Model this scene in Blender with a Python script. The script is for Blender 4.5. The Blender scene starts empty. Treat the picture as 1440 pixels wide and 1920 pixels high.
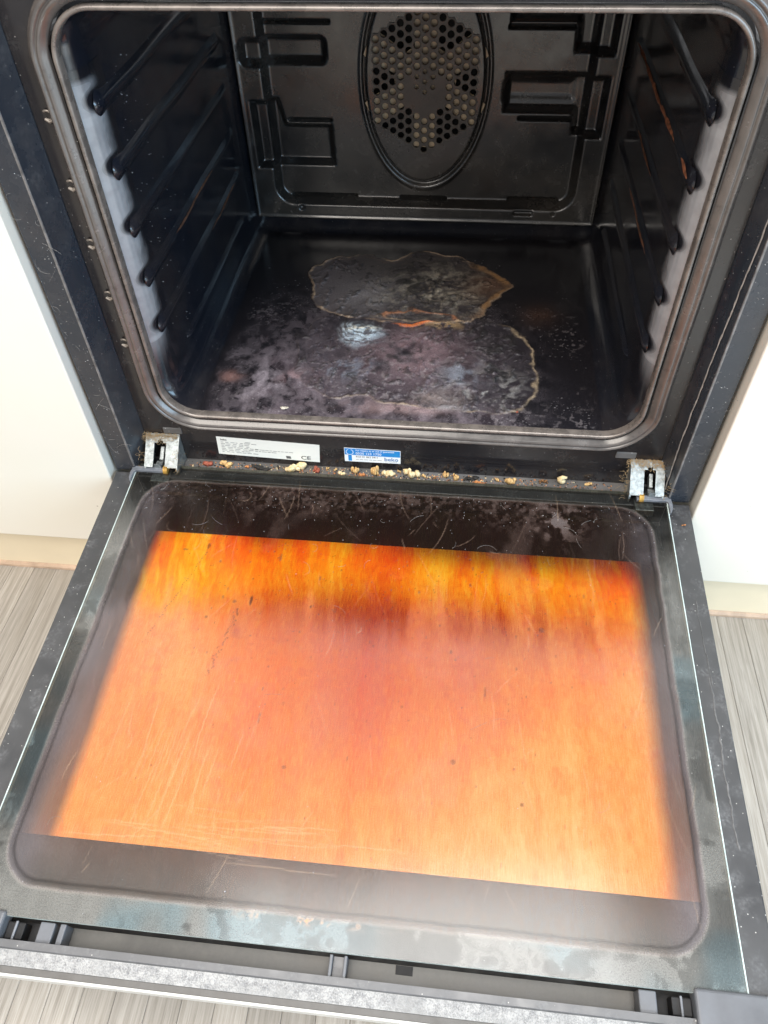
import bpy, bmesh, math, random
import numpy as np
from mathutils import Matrix, Vector

random.seed(7)
rng = np.random.default_rng(11)
S = bpy.context.scene
COL = S.collection

# ------------------------------------------------------------------ camera
cam = bpy.data.cameras.new('camera')
cam.sensor_fit = 'VERTICAL'
cam.sensor_height = 36.0
cam.lens = 36.0 * 1408.6 / 1920.0
cam.clip_start = 0.01
cam.clip_end = 100
cam_o = bpy.data.objects.new('camera', cam)
COL.objects.link(cam_o)
cam_o.location = (0.0579, -0.5341, 0.5618)
cam_o.rotation_mode = 'XYZ'
cam_o.rotation_euler = (0.7257, 0.0228, 0.1028)
S.camera = cam_o

# ------------------------------------------------------------------ light
world = bpy.data.worlds.new('World')
S.world = world
world.use_nodes = True
bg = world.node_tree.nodes['Background']
bg.inputs[0].default_value = (0.96, 0.975, 1.0, 1)
bg.inputs[1].default_value = 0.36

def area(name, loc, target, sx, sy, power, color):
    l = bpy.data.lights.new(name, 'AREA')
    l.shape = 'RECTANGLE'; l.size = sx; l.size_y = sy
    l.energy = power; l.color = color
    o = bpy.data.objects.new(name, l); COL.objects.link(o)
    o.location = loc
    d = Vector(target) - Vector(loc)
    o.rotation_euler = d.to_track_quat('-Z', 'Y').to_euler()
    return o
area('window_light_cool', (1.55, -1.15, 0.75), (0, 0.05, 0.1), 1.3, 1.5, 30, (0.48, 0.75, 1.0))
area('room_light_warm', (-0.7, -1.5, 1.75), (0, -0.1, 0), 1.4, 1.4, 30, (1.0, 0.92, 0.83))
area('ceiling_light', (0.1, -0.55, 2.1), (0.05, -0.25, 0), 1.3, 1.0, 36, (1.0, 0.97, 0.94))

# spots added over unseen floor, to brighten reflections and the foreground
def floor_bounce_spot(loc, target, deg, power, color, blend=0.1):
    l = bpy.data.lights.new('floor_bounce_light', 'SPOT')
    l.energy = power; l.color = color; l.spot_size = math.radians(deg); l.spot_blend = blend; l.shadow_soft_size = 0.03
    o = bpy.data.objects.new('floor_bounce_light', l); COL.objects.link(o)
    o.location = loc
    o.rotation_euler = (Vector(target) - Vector(loc)).to_track_quat('-Z', 'Y').to_euler()
floor_bounce_spot((0.5, -3.1, 2.3), (0.05, -1.30, -0.188), 38, 320, (1.0, 0.97, 0.93), 0.75)
floor_bounce_spot((2.6, -1.7, 2.2), (1.02, -0.62, -0.188), 17, 1300, (0.80, 0.90, 1.0))

vs = S.view_settings
vs.view_transform = 'Standard'; vs.look = 'None'; vs.gamma = 1.0
vs.exposure = 0.38
S.display_settings.display_device = 'sRGB'
S.cycles.max_bounces = 7
S.cycles.transparent_max_bounces = 8
S.cycles.use_adaptive_sampling = True; S.cycles.adaptive_threshold = 0.02
S.cycles.caustics_reflective = False
S.cycles.caustics_refractive = False

# ------------------------------------------------------------------ noise
def _hash(ix, iy, seed):
    ix = ix.astype(np.int64); iy = iy.astype(np.int64)
    n = (ix * 374761393 + iy * 668265263 + seed * 974711 + 1013904223) & 0xFFFFFFFF
    n = ((n ^ (n >> 13)) * 1274126177) & 0xFFFFFFFF
    n = ((n ^ (n >> 16)) * 2246822519) & 0xFFFFFFFF
    return ((n ^ (n >> 15)) & 0xFFFFFF) / float(0xFFFFFF)
def vnoise(x, y, seed=0):
    x0 = np.floor(x); y0 = np.floor(y)
    fx = x - x0; fy = y - y0
    fx = fx * fx * fx * (fx * (fx * 6 - 15) + 10); fy = fy * fy * fy * (fy * (fy * 6 - 15) + 10)
    a = _hash(x0, y0, seed); b = _hash(x0 + 1, y0, seed)
    c = _hash(x0, y0 + 1, seed); d = _hash(x0 + 1, y0 + 1, seed)
    return (a * (1 - fx) + b * fx) * (1 - fy) + (c * (1 - fx) + d * fx) * fy
def fbm(x, y, oct=4, seed=0):
    s = 0; a = 0.5; t = 0
    for o in range(oct):
        s = s + a * vnoise(x * 2 ** o, y * 2 ** o, seed + o * 17); t += a; a *= 0.5
    return s / t
def sstep(e0, e1, x):
    t = np.clip((x - e0) / (e1 - e0), 0, 1)
    return t * t * (3 - 2 * t)
def gauss(x, y, cx, cy, rx, ry):
    return np.exp(-(((x - cx) / rx) ** 2 + ((y - cy) / ry) ** 2))
def sd_rrect(x, y, x0, x1, y0, y1, r):
    cx, cy = (x0 + x1) / 2, (y0 + y1) / 2
    qx = np.abs(x - cx) - (x1 - x0) / 2 + r; qy = np.abs(y - cy) - (y1 - y0) / 2 + r
    return np.hypot(np.maximum(qx, 0), np.maximum(qy, 0)) + np.minimum(np.maximum(qx, qy), 0) - r
def sd_poly(x, y, P):
    P = np.array(P, float); n = len(P)
    d = np.full(x.shape, 1e9); inside = np.zeros(x.shape, bool)
    for i in range(n):
        a = P[i]; b = P[(i + 1) % n]; e = b - a
        wx = x - a[0]; wy = y - a[1]
        t = np.clip((wx * e[0] + wy * e[1]) / (e @ e), 0, 1)
        d = np.minimum(d, np.hypot(wx - e[0] * t, wy - e[1] * t))
        c = ((a[1] > y) != (b[1] > y))
        with np.errstate(divide='ignore', invalid='ignore'):
            xi = (b[0] - a[0]) * (y - a[1]) / (b[1] - a[1] + 1e-12) + a[0]
        inside ^= c & (x < xi)
    return np.where(inside, -d, d)
def smooth_poly(P, it=3):
    P = [np.array(p, float) for p in P]
    for _ in range(it):
        Q = []
        for i in range(len(P)):
            a, b = P[i], P[(i + 1) % len(P)]
            Q += [a * .75 + b * .25, a * .25 + b * .75]
        P = Q
    return P

# ------------------------------------------------------------------ object helpers
def link(o, parent=None, inv=None):
    COL.objects.link(o)
    if parent is not None:
        o.parent = parent
        if inv is not None: o.matrix_parent_inverse = inv
    return o
def tag(o, label=None, cat=None, group=None, kind=None):
    if label: o['label'] = label
    if cat: o['category'] = cat
    if group: o['group'] = group
    if kind: o['kind'] = kind
    return o
def thing(name, loc, label, cat, group=None):
    o = bpy.data.objects.new(name, None); COL.objects.link(o)
    o.location = loc; o.empty_display_size = 0.05
    tag(o, label, cat, group)
    o['_'] = 0; del o['_']
    return o
def inv_of(o):
    return Matrix.Translation(o.location).inverted()
def mk(name, V, F, mat, parent=None, inv=None, smooth=False, idx=None):
    me = bpy.data.meshes.new(name)
    me.from_pydata([tuple(v) for v in V], [], [tuple(f) for f in F])
    mats = mat if isinstance(mat, (list, tuple)) else [mat]
    for m in mats: me.materials.append(m)
    if smooth: me.polygons.foreach_set('use_smooth', [True] * len(me.polygons))
    if idx is not None: me.polygons.foreach_set('material_index', idx)
    me.update()
    o = bpy.data.objects.new(name, me)
    return link(o, parent, inv)
def from_bm(name, bm, mat, parent=None, inv=None, smooth=False):
    bmesh.ops.recalc_face_normals(bm, faces=bm.faces[:])
    me = bpy.data.meshes.new(name); bm.to_mesh(me); bm.free()
    for m in (mat if isinstance(mat, (list, tuple)) else [mat]): me.materials.append(m)
    if smooth: me.polygons.foreach_set('use_smooth', [True] * len(me.polygons))
    o = bpy.data.objects.new(name, me)
    return link(o, parent, inv)
def bbox(bm, x0, x1, y0, y1, z0, z1):
    vs_ = [bm.verts.new(p) for p in ((x0,y0,z0),(x1,y0,z0),(x1,y1,z0),(x0,y1,z0),(x0,y0,z1),(x1,y0,z1),(x1,y1,z1),(x0,y1,z1))]
    for f in ((0,3,2,1),(4,5,6,7),(0,1,5,4),(1,2,6,5),(2,3,7,6),(3,0,4,7)):
        bm.faces.new([vs_[i] for i in f])
def box(name, dims, mat, parent=None, inv=None, bev=0.0, seg=2):
    bm = bmesh.new(); bbox(bm, *dims)
    if bev:
        bmesh.ops.bevel(bm, geom=bm.edges[:], offset=bev, segments=seg, profile=0.5, affect='EDGES')
    return from_bm(name, bm, mat, parent, inv, smooth=False)
def prism(name, prof, axis, a0, a1, mat, parent=None, inv=None, bev=0.0, smooth=False):
    """profile polygon in the two other axes, extruded along axis"""
    bm = bmesh.new()
    def P(p, a):
        return {'x': (a, p[0], p[1]), 'y': (p[0], a, p[1]), 'z': (p[0], p[1], a)}[axis]
    A = [bm.verts.new(P(p, a0)) for p in prof]; B = [bm.verts.new(P(p, a1)) for p in prof]
    n = len(prof)
    bm.faces.new(A); bm.faces.new(B[::-1])
    for i in range(n): bm.faces.new((A[i], B[i], B[(i + 1) % n], A[(i + 1) % n]))
    if bev:
        bmesh.ops.recalc_face_normals(bm, faces=bm.faces[:])
        bmesh.ops.bevel(bm, geom=bm.edges[:], offset=bev, segments=2, profile=0.5, affect='EDGES')
    return from_bm(name, bm, mat, parent, inv, smooth)
def grid_faces(nu, nv, closed_u=False):
    F = []
    for i in range(nu if closed_u else nu - 1):
        for j in range(nv - 1):
            a = i * nv + j; b = ((i + 1) % nu) * nv + j
            F.append((a, b, b + 1, a + 1))
    return F
def rrect_path(hx, z0, z1, r, seg=14, straight=10):
    P = []
    corners = [(hx - r, z1 - r, 0), (-hx + r, z1 - r, 90), (-hx + r, z0 + r, 180), (hx - r, z0 + r, 270)]
    for k, (cx, cz, a0) in enumerate(corners):
        for i in range(seg + 1):
            a = math.radians(a0 + 90 * i / seg)
            P.append((cx + r * math.cos(a), cz + r * math.sin(a), math.cos(a), math.sin(a)))
        nx = corners[(k + 1) % 4]
        a = math.radians(a0 + 90); p = P[-1]
        q = (nx[0] + r * math.cos(a), nx[1] + r * math.sin(a))
        for i in range(1, straight):
            t = i / straight
            P.append((p[0] + (q[0] - p[0]) * t, p[1] + (q[1] - p[1]) * t, math.cos(a), math.sin(a)))
    return P
def sweep(name, path, prof, y0, mat, parent=None, inv=None, closed=False, smooth=True, wob=0.0):
    """prof: (d outward in the xz plane, h towards the viewer)"""
    V = []
    for k, (x, z, nx, nz) in enumerate(path):
        w = wob * (float(vnoise(np.array(k * 0.23), np.array(1.7), 5)) - .5)
        for d, h in prof:
            V.append((x + nx * (d + w), y0 - h, z + nz * (d + w)))
    n = len(path); m = len(prof); F = []
    for i in range(n):
        for j in range(m if closed else m - 1):
            F.append((i * m + j, ((i + 1) % n) * m + j, ((i + 1) % n) * m + (j + 1) % m, i * m + (j + 1) % m))
    return mk(name, V, F, mat, parent, inv, smooth)
def setattr_f(me, name, arr):
    a = me.attributes.new(name, 'FLOAT', 'POINT'); a.data.foreach_set('value', np.ascontiguousarray(arr, dtype=np.float32).ravel())
def setattr_c(me, name, rgb):
    a = me.attributes.new(name, 'FLOAT_COLOR', 'POINT')
    c = np.ones((rgb.shape[0], 4), np.float32); c[:, :3] = rgb
    a.data.foreach_set('color', c.ravel())

# ------------------------------------------------------------------ materials
class N:
    def __init__(s, name):
        s.m = bpy.data.materials.new(name); s.m.use_nodes = True
        s.t = s.m.node_tree; s.t.nodes.clear()
        s.out = s.t.nodes.new('ShaderNodeOutputMaterial')
        s._tc = None
    def n(s, typ, **kw):
        nd = s.t.nodes.new(typ)
        for k, v in kw.items():
            if k.startswith('i_'):
                key = k[2:]; key = int(key) if key.isdigit() else key.replace('_', ' ')
                s.put(nd.inputs[key], v)
            else: setattr(nd, k, v)
        return nd
    def put(s, sock, v):
        if isinstance(v, bpy.types.NodeSocket): s.t.links.new(v, sock)
        else:
            if hasattr(sock.default_value, '__len__') and not hasattr(v, '__len__'): v = (v, v, v)
            if hasattr(sock.default_value, '__len__') and len(sock.default_value) == 4 and len(v) == 3: v = (*v, 1)
            sock.default_value = v
    def tc(s):
        if s._tc is None: s._tc = s.n('ShaderNodeTexCoord').outputs['Object']
        return s._tc
    def mapped(s, scale, loc=(0, 0, 0)):
        return s.n('ShaderNodeMapping', i_Vector=s.tc(), i_Scale=scale, i_Location=loc).outputs[0]
    def noise(s, scale, detail=4, rough=.55, vec=None, dist=0):
        nd = s.n('ShaderNodeTexNoise', i_Scale=scale, i_Detail=detail, i_Roughness=rough, i_Distortion=dist)
        s.put(nd.inputs['Vector'], vec if vec is not None else s.tc())
        return nd.outputs['Fac']
    def ramp(s, fac, lo, hi, a=0.0, b=1.0):
        r = s.n('ShaderNodeMapRange', i_Value=fac); r.clamp = True
        for k, v in (('From Min', lo), ('From Max', hi), ('To Min', a), ('To Max', b)): s.put(r.inputs[k], v)
        return r.outputs[0]
    def mixc(s, fac, a, b, blend='MIX'):
        nd = s.n('ShaderNodeMix', data_type='RGBA', blend_type=blend)
        s.put(nd.inputs[0], fac); s.put(nd.inputs[6], a); s.put(nd.inputs[7], b)
        return nd.outputs[2]
    def math(s, op, a, b=0.0):
        nd = s.n('ShaderNodeMath', operation=op); s.put(nd.inputs[0], a); s.put(nd.inputs[1], b); return nd.outputs[0]
    def attr(s, name, out='Fac'):
        return s.n('ShaderNodeAttribute', attribute_name=name).outputs[out]
    def specks(s, scale, size, keep=.5):
        """small random dots: voronoi cells of which a share carries a dot"""
        v = s.n('ShaderNodeTexVoronoi', i_Scale=scale, i_Vector=s.tc())
        dot = s.ramp(v.outputs['Distance'], size * .6, size, 1, 0)
        sep = s.n('ShaderNodeSeparateColor', i_0=v.outputs['Color'])
        return s.math('MULTIPLY', dot, s.math('GREATER_THAN', sep.outputs[0], 1 - keep))
    def bump(s, h, strength=.3, dist=.001):
        return s.n('ShaderNodeBump', i_Height=h, i_Strength=strength, i_Distance=dist).outputs[0]
    def principled(s, base, rough, metal=0.0, normal=None, ior=1.5, coat=0.0, spec=.5):
        p = s.n('ShaderNodeBsdfPrincipled')
        s.put(p.inputs['Base Color'], base); s.put(p.inputs['Roughness'], rough); s.put(p.inputs['Metallic'], metal)
        s.put(p.inputs['IOR'], ior); s.put(p.inputs['Coat Weight'], coat); p.inputs['Coat Roughness'].default_value = .08
        s.put(p.inputs['Specular IOR Level'], spec)
        if normal is not None: s.put(p.inputs['Normal'], normal)
        s.t.links.new(p.outputs[0], s.out.inputs[0])
        return s.m

def enamel(name, base, rough=.18, dust=.25, dustcol=(.32, .30, .28), speck=.3, ior=1.6, grime=(.05, .04, .035), spec=.6):
    n = N(name)
    big = n.noise(9, 4, .6); mid = n.noise(45, 4, .6); fine = n.noise(420, 1, .6)
    c = n.mixc(n.ramp(big, .42, .72), base, grime)
    smear = n.math('MULTIPLY', n.ramp(mid, .50, .78), n.ramp(fine, .35, .7))
    c = n.mixc(n.math('MULTIPLY', smear, dust), c, dustcol)
    c = n.mixc(n.math('MULTIPLY', n.specks(330, .16, .16), speck), c, (.6, .58, .55))
    r = n.ramp(n.math('ADD', n.math('MULTIPLY', big, .5), n.math('MULTIPLY', mid, .5)), .35, .68, rough * .75, rough * 1.9)
    return n.principled(c, r, ior=ior, spec=spec, normal=None)

M_enamel = enamel('black_enamel', (.009, .0105, .016), .13, .05, speck=.2, ior=1.75, grime=(.020, .017, .018), spec=.5)
M_back = enamel('grey_black_enamel', (.014, .0135, .0135), .17, .30, (.15, .132, .112), .12, grime=(.058, .050, .042), ior=1.8, spec=.5)
M_plate = enamel('face_plate_black', (.013, .012, .014), .13, .12, speck=.4, grime=(.026, .021, .019), ior=1.65, spec=.5)
M_flange = enamel('flange_black_paint', (.018, .023, .032), .22, .14, (.3, .28, .27), .6, grime=(.038, .037, .040), ior=1.6, spec=.5)
M_ledge = enamel('ledge_grey_metal', (.13, .128, .128), .38, .6, (.22, .19, .16), .8, grime=(.05, .043, .035))
M_doorframe = enamel('door_frame_black', (.026, .027, .030), .33, .5, (.26, .26, .27), .9, grime=(.05, .05, .052))
M_rail = enamel('door_end_rail_grey', (.075, .076, .080), .38, .5, (.3, .3, .3), .7, grime=(.11, .11, .115))

def m_gasket():
    n = N('seal_rubber_grey')
    w = n.noise(60, 4); f = n.noise(500, 2)
    c = n.mixc(n.ramp(w, .3, .75), (.082, .072, .066), (.125, .108, .097))
    c = n.mixc(n.math('MULTIPLY', n.ramp(n.noise(150, 4, .65), .58, .72), .6), c, (.04, .033, .03))
    return n.principled(c, n.ramp(w, .3, .7, .17, .30), ior=1.8, spec=.5, normal=n.bump(f, .06, .0006))
M_gasket = m_gasket()
def m_lip():
    n = N('rim_bead_metal')
    w = n.noise(70, 4)
    c = n.mixc(n.ramp(w, .35, .7), (.13, .112, .10), (.24, .205, .18))
    return n.principled(c, n.ramp(w, .3, .7, .2, .36), metal=.3, ior=1.6)
M_lip = m_lip()
def m_simple(name, base, rough, metal=0., var=.25, scale=60, spec=.5, bump=0.0):
    n = N(name)
    w = n.noise(scale, 5, .6)
    dark = tuple(b * (1 - var) for b in base); lite = tuple(min(1, b * (1 + var)) for b in base)
    return n.principled(n.mixc(n.ramp(w, .3, .7), dark, lite), n.ramp(w, .3, .7, rough * .8, rough * 1.25), metal=metal, spec=spec,
                        normal=n.bump(n.noise(scale * 6, 3), bump, .001) if bump else None)
M_dark = m_simple('dark_void_black', (.006, .006, .007), .6)
M_fan = m_simple('fan_tan_metal', (.78, .60, .40), .45, 0.0, .25, 90)
M_zinc = m_simple('zinc_plated_steel', (.30, .325, .325), .38, .7, .5, 260, bump=.3)
M_brass = m_simple('brass_roller_greasy', (.42, .24, .05), .4, .4, .5, 240)
M_clip = m_simple('clip_plastic_grey', (.16, .17, .19), .35, 0, .3, 120)
M_curl = m_simple('raised_curl_metal', (.22, .19, .16), .32, .3, .3, 150)
M_rust = m_simple('rust_brown', (.115, .050, .028), .8, 0, .85, 300, .2, .6)
M_rust2 = m_simple('rust_orange', (.23, .085, .042), .8, 0, .9, 180, .2, .6)
M_capgrey = m_simple('corner_cap_grey', (.115, .12, .132), .42, 0, .18, 40)
M_dustrail = None
def m_dusty():
    n = N('dusty_textured_trim')
    w = n.noise(26, 5, .65, n.mapped((1, 1, 1))); f = n.noise(900, 3, .7); m = n.noise(180, 4, .7)
    d = n.ramp(n.math('ADD', n.math('MULTIPLY', f, .55), n.math('MULTIPLY', m, .45)), .36, .58)
    c = n.mixc(d, (.145, .145, .15), (.37, .366, .358))
    c = n.mixc(n.ramp(w, .5, .75), c, (.24, .238, .235))
    return n.principled(c, .75, spec=.2, normal=n.bump(f, .5, .0012))
M_dustrail = m_dusty()
M_stripdark = m_simple('trim_dark_strip', (.085, .08, .075), .5, 0, .3, 80)  # dark strip along the front trim
M_stripwhite = m_simple('trim_edge_pale', (.46, .455, .43), .4, 0, .12, 50)
M_glassedge = m_simple('glass_pane_edge_pale', (.50, .58, .56), .25, 0, .25, 60)
def m_cab():
    n = N('white_cabinet_laminate')
    big = n.noise(3, 4); st = n.noise(14, 5, .65)
    c = n.mixc(n.ramp(big, .35, .7), (.80, .765, .685), (.78, .735, .63))
    c = n.mixc(n.math('MULTIPLY', n.ramp(st, .62, .8), .2), c, (.74, .66, .54))
    c = n.mixc(n.math('MULTIPLY', n.specks(34, .05, .3), .75), c, (.33, .27, .22))
    return n.principled(c, .34, spec=.4)
M_cab = m_cab()
M_plinth = m_simple('cream_plinth', (.80, .69, .50), .45, 0, .05, 9)
M_bead = m_simple('plinth_bead_beige', (.46, .33, .235), .5, 0, .3, 40)
def m_wood():
    n = N('grey_washed_laminate')
    info = n.n('ShaderNodeObjectInfo')
    off = n.n('ShaderNodeVectorMath', operation='ADD')
    n.put(off.inputs[0], n.tc())
    comb = n.n('ShaderNodeCombineXYZ', i_0=n.math('MULTIPLY', info.outputs['Random'], 9.0), i_1=n.math('MULTIPLY', info.outputs['Random'], 31.0))
    n.put(off.inputs[1], comb.outputs[0])
    def mp(sc): return n.n('ShaderNodeMapping', i_Vector=off.outputs[0], i_Scale=sc).outputs[0]
    g1 = n.noise(1, 5, .62, mp((300, 9, 1)), .3); g2 = n.noise(1, 4, .6, mp((900, 30, 1))); g3 = n.noise(1, 4, .55, mp((55, 5, 1)))
    tone = n.ramp(info.outputs['Random'], 0, 1, .86, 1.10)
    c = n.mixc(n.ramp(g1, .34, .66), (.245, .22, .188), (.40, .37, .33))
    c = n.mixc(n.math('MULTIPLY', n.ramp(g2, .52, .72), .55), c, (.15, .13, .105))
    c = n.mixc(n.math('MULTIPLY', n.ramp(g3, .5, .75), .45), c, (.245, .215, .175))
    c = n.mixc(1.0, c, n.n('ShaderNodeCombineColor', i_0=tone, i_1=tone, i_2=tone).outputs[0], 'MULTIPLY')
    return n.principled(c, n.ramp(g1, .3, .7, .5, .38), spec=.4)
M_wood = m_wood()

# ------------------------------------------------------------------ key dimensions (metres)
W = 0.2975        # half width of oven front
XF = 0.2764       # inner edge of front flange
XW, YR = 0.2674, 0.0277   # foot of the return, depth of recessed face plate
HX, ZB, ZT, RC = 0.2355, 0.0561, 0.4146, 0.034   # cavity opening
ZFL = -0.188      # kitchen floor
ZDP, TILT = -0.0009, 0.0624
YB = 0.4245
XP = 0.2745       # half width of inner door pane
TOP = 0.52

# ------------------------------------------------------------------ kitchen floor
floor = box('floor', (-1.6, 1.6, -1.9, 0.6, ZFL - .03, ZFL - .0022), M_wood)
tag(floor, kind='structure')
edges = np.arange(-0.2863 - 0.0289 * 11, 0.60, 0.0289)
def plank_mesh(w, l):
    bm = bmesh.new(); bbox(bm, .00015, w - .00015, .00015, l - .00015, -.0021, 0)
    bmesh.ops.bevel(bm, geom=[e for e in bm.edges if all(v.co.z > -.001 for v in e.verts)], offset=.0003, segments=1, affect='EDGES')
    bmesh.ops.recalc_face_normals(bm, faces=bm.faces[:])
    me = bpy.data.meshes.new('plank'); bm.to_mesh(me); bm.free(); me.materials.append(M_wood); return me
PL = (.50, .62, .74, .90)
PM = [plank_mesh(.0289, l) for l in PL]
for i, x in enumerate(edges):
    mid = x + .0145
    y = -.70 - random.random() * .75
    while y < 0.004:
        k = random.choice((1, 2, 2, 3, 3)); 
        vis = abs(mid) > .265 or y < -.37
        if vis and y + PL[k] > -.60:
            o = bpy.data.objects.new('plank', PM[k]); o.location = (x, y, ZFL)
            link(o, floor)
        y += PL[k]

# ------------------------------------------------------------------ cabinets
def cabinet(side, label):
    s = side
    t = thing('kitchen_cabinet', (s * .55, .1, ZFL), label, 'cabinet', 'white cabinets beside the oven')
    iv = inv_of(t)
    xs = sorted((s * .3018, s * .86))
    box('door', (xs[0], xs[1], -.0103, .0085, -.1154, .62), M_cab, t, iv, .0016, 3)
    xs2 = sorted((s * .3032, s * .86))
    box('carcass', (xs2[0], xs2[1], .0095, .55, -.112, .62), M_cab, t, iv, .001)
    xs3 = sorted((s * .285, s * .86))
    box('plinth', (xs3[0], xs3[1], .0, .016, ZFL + .0003, -.1165), M_plinth, t, iv, .0008)
    prism('plinth_bead', [(-.0045, ZFL + .0002), (-.0002, ZFL + .0002), (-.0002, ZFL + .006), (-.002, ZFL + .0052), (-.0040, ZFL + .003)], 'x', xs3[0], xs3[1], M_bead, t, iv)
    return t
cabinet(-1, 'white kitchen cabinet on the left of the oven, small specks on its door')
cabinet(1, 'cream white kitchen cabinet on the right of the oven')

# ------------------------------------------------------------------ oven body
oven = thing('oven', (0, 0.2, ZFL), 'dirty black built-in oven with its greasy glass door lowered open', 'oven')
OI = inv_of(oven)
def part(f, *a, **k): return f(*a, parent=oven, inv=OI, **k)

for s in (-1, 1):
    prof = [(s * W, .30), (s * W, 0), (s * XF, 0), (s * (XW + .0006), YR - .0004), (s * (XW + .0006), .30)]
    if s > 0: prof = prof[::-1]
    col = prism('side_column', prof, 'z', -.0025, TOP, M_flange, oven, OI, .0009)
    # pale line along the inner corner of the column
    pr = [(s * (XF + .0012), -.0004), (s * (XF - .0003), -.0004), (s * (XF - .0006), .0008), (s * (XF + .0012), .0008)]
    prism('pale_corner_line', pr, 'z', .004, TOP - .01, m_simple('pale_corner_paint', (.17, .16, .155), .4, .1, .5, 90), col)
box('base_panel', (-.283, .283, .022, .05, ZFL + .002, -.0125), M_plate, oven, OI, .001)

# face plate with the rounded opening: ring between opening path and outer rectangle
def face_plate():
    path = rrect_path(HX + .004, ZB - .004, ZT + .004, RC, 14, 10)
    V = []; F = []
    x1, z0, z1 = XW, -.0078, TOP
    cx, cz = 0, (ZB + ZT) / 2
    for x, z, nx, nz in path:
        V.append((x, YR, z))
        dx, dz = x - cx, z - cz
        t = min((x1 / abs(dx)) if abs(dx) > 1e-9 else 1e9, ((z1 - cz) / dz) if dz > 1e-9 else ((z0 - cz) / dz if dz < -1e-9 else 1e9))
        V.append((cx + dx * t, YR, cz + dz * t))
        V.append((x, YR + .012, z))
    n = len(path)
    for i in range(n):
        a, b = i * 3, ((i + 1) % n) * 3
        F.append((a, a + 1, b + 1, b)); F.append((a, b, b + 2, a + 2))
    # the four corners of the outer rectangle
    m = len(V)
    V += [(x1, YR, z1), (-x1, YR, z1), (-x1, YR, z0), (x1, YR, z0)]
    for i in range(n):
        p, q = V[i * 3 + 1], V[((i + 1) % n) * 3 + 1]
        on = lambda v: abs(abs(v[0]) - x1) < 1e-6
        if on(p) != on(q):
            sx = p[0] if on(p) else q[0]; sz = q[2] if on(p) else p[2]
            k = [j for j in range(4) if V[m + j][0] * sx > 0 and abs(V[m + j][2] - sz) < 1e-6]
            if k: F.append((i * 3 + 1, m + k[0], ((i + 1) % n) * 3 + 1))
    return mk('face_plate', V, F, M_plate, oven, OI)
face_plate()

path = rrect_path(HX, ZB, ZT, RC, 14, 24)
seal_prof = [(.0050, -.002), (.0050, .0004), (.0056, .0010), (.0078, .0036), (.0098, .0052), (.0108, .0054), (.0114, .0042), (.0120, .0038), (.0128, .0046), (.0138, .0060), (.0150, .0058),
             (.0160, .0042), (.0168, .0036), (.0176, .0016), (.0188, .0008), (.0194, -.002)]
seal = sweep('door_seal', path, seal_prof, YR, M_gasket, oven, OI, wob=.0012)
lip_prof = [(.0020, -.008), (.0024, .0010), (.0018, .0026), (.0006, .0034), (-.0008, .0030), (-.0016, .0014), (-.0014, -.006)]
sweep('opening_rim', path, lip_prof, YR, M_lip, oven, OI)

# small raised curls beside the seal, 5 cm apart
def curl_mesh():
    V = []; F = []
    def tube(pts, r, seg=6):
        b = len(V)
        for i, p in enumerate(pts):
            p = Vector(p); q = Vector(pts[min(i + 1, len(pts) - 1)]) - Vector(pts[max(i - 1, 0)]); q.normalize()
            u = q.cross(Vector((0, 1, 0.01))).normalized(); w = q.cross(u)
            for k in range(seg):
                a = 2 * math.pi * k / seg
                V.append(p + (u * math.cos(a) + w * math.sin(a)) * r)
        for i in range(len(pts) - 1):
            for k in range(seg):
                F.append((b + i * seg + k, b + i * seg + (k + 1) % seg, b + (i + 1) * seg + (k + 1) % seg, b + (i + 1) * seg + k))
    tube([(math.cos(a) * .0036, -.0012 - .0008 * math.sin(a), .0036 * math.sin(a)) for a in np.linspace(-2.4, 2.2, 12)], .0009)
    tube([(-.003, -.0012, -.0028), (.0005, -.0022, -.0045), (.0035, -.001, -.003)], .0011)
    me = bpy.data.meshes.new('raised_curl'); me.from_pydata([tuple(v) for v in V], [], F); me.materials.append(M_curl)
    me.polygons.foreach_set('use_smooth', [True] * len(me.polygons)); return me
HM = curl_mesh()
for s in (-1,):
    for z in (.346, .294, .244, .1945, .144):
        o = bpy.data.objects.new('raised_curl', HM)
        o.location = (s * .2556, YR, z); o.scale = (-s, 1, 1)
        link(o, seal)

# cavity liner
LD = -.0095
LF = -.0022     # the cavity floor lies almost level with the rim
lin = [(.0006, -.0008), (.0012, -.0045), (.0012, -.0092), (.0011, -.0096), (-.0016, -.0118), (-.0046, -.0152), (-.0068, -.0200), (-.0082, -.0265), (-.0090, -.0345), (LD, -.047)]
lin += [(LD, -y) for y in (.10, .18, .27, .34)] + [(LD - .0004, -.372), (LD - .003, -.388), (LD - .010, -.3965), (LD - .03, -.399)]
def cavity_liner():
    flat = np.interp([-h for d, h in lin], [0, .003, .012, .0215, .372, .388, .40], [.0006, -.0004, -.0014, LF, LF, LF - .004, LF - .03])
    V = []
    for x, z, nx_, nz_ in path:
        k = float(sstep(.35, .9, np.array(abs(nz_))))
        for (d, h), f in zip(lin, flat):
            dd = d * (1 - k) + f * k
            V.append((x + nx_ * dd, YR - h, z + nz_ * dd))
    n, m = len(path), len(lin); F = []
    for i in range(n):
        for j in range(m - 1): F.append((i * m + j, ((i + 1) % n) * m + j, ((i + 1) % n) * m + j + 1, i * m + j + 1))
    return mk('cavity_liner', V, F, M_enamel, oven, OI, smooth=True)
liner = cavity_liner()
ZF = ZB - LF          # cavity floor height
XC = HX + LD

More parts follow.
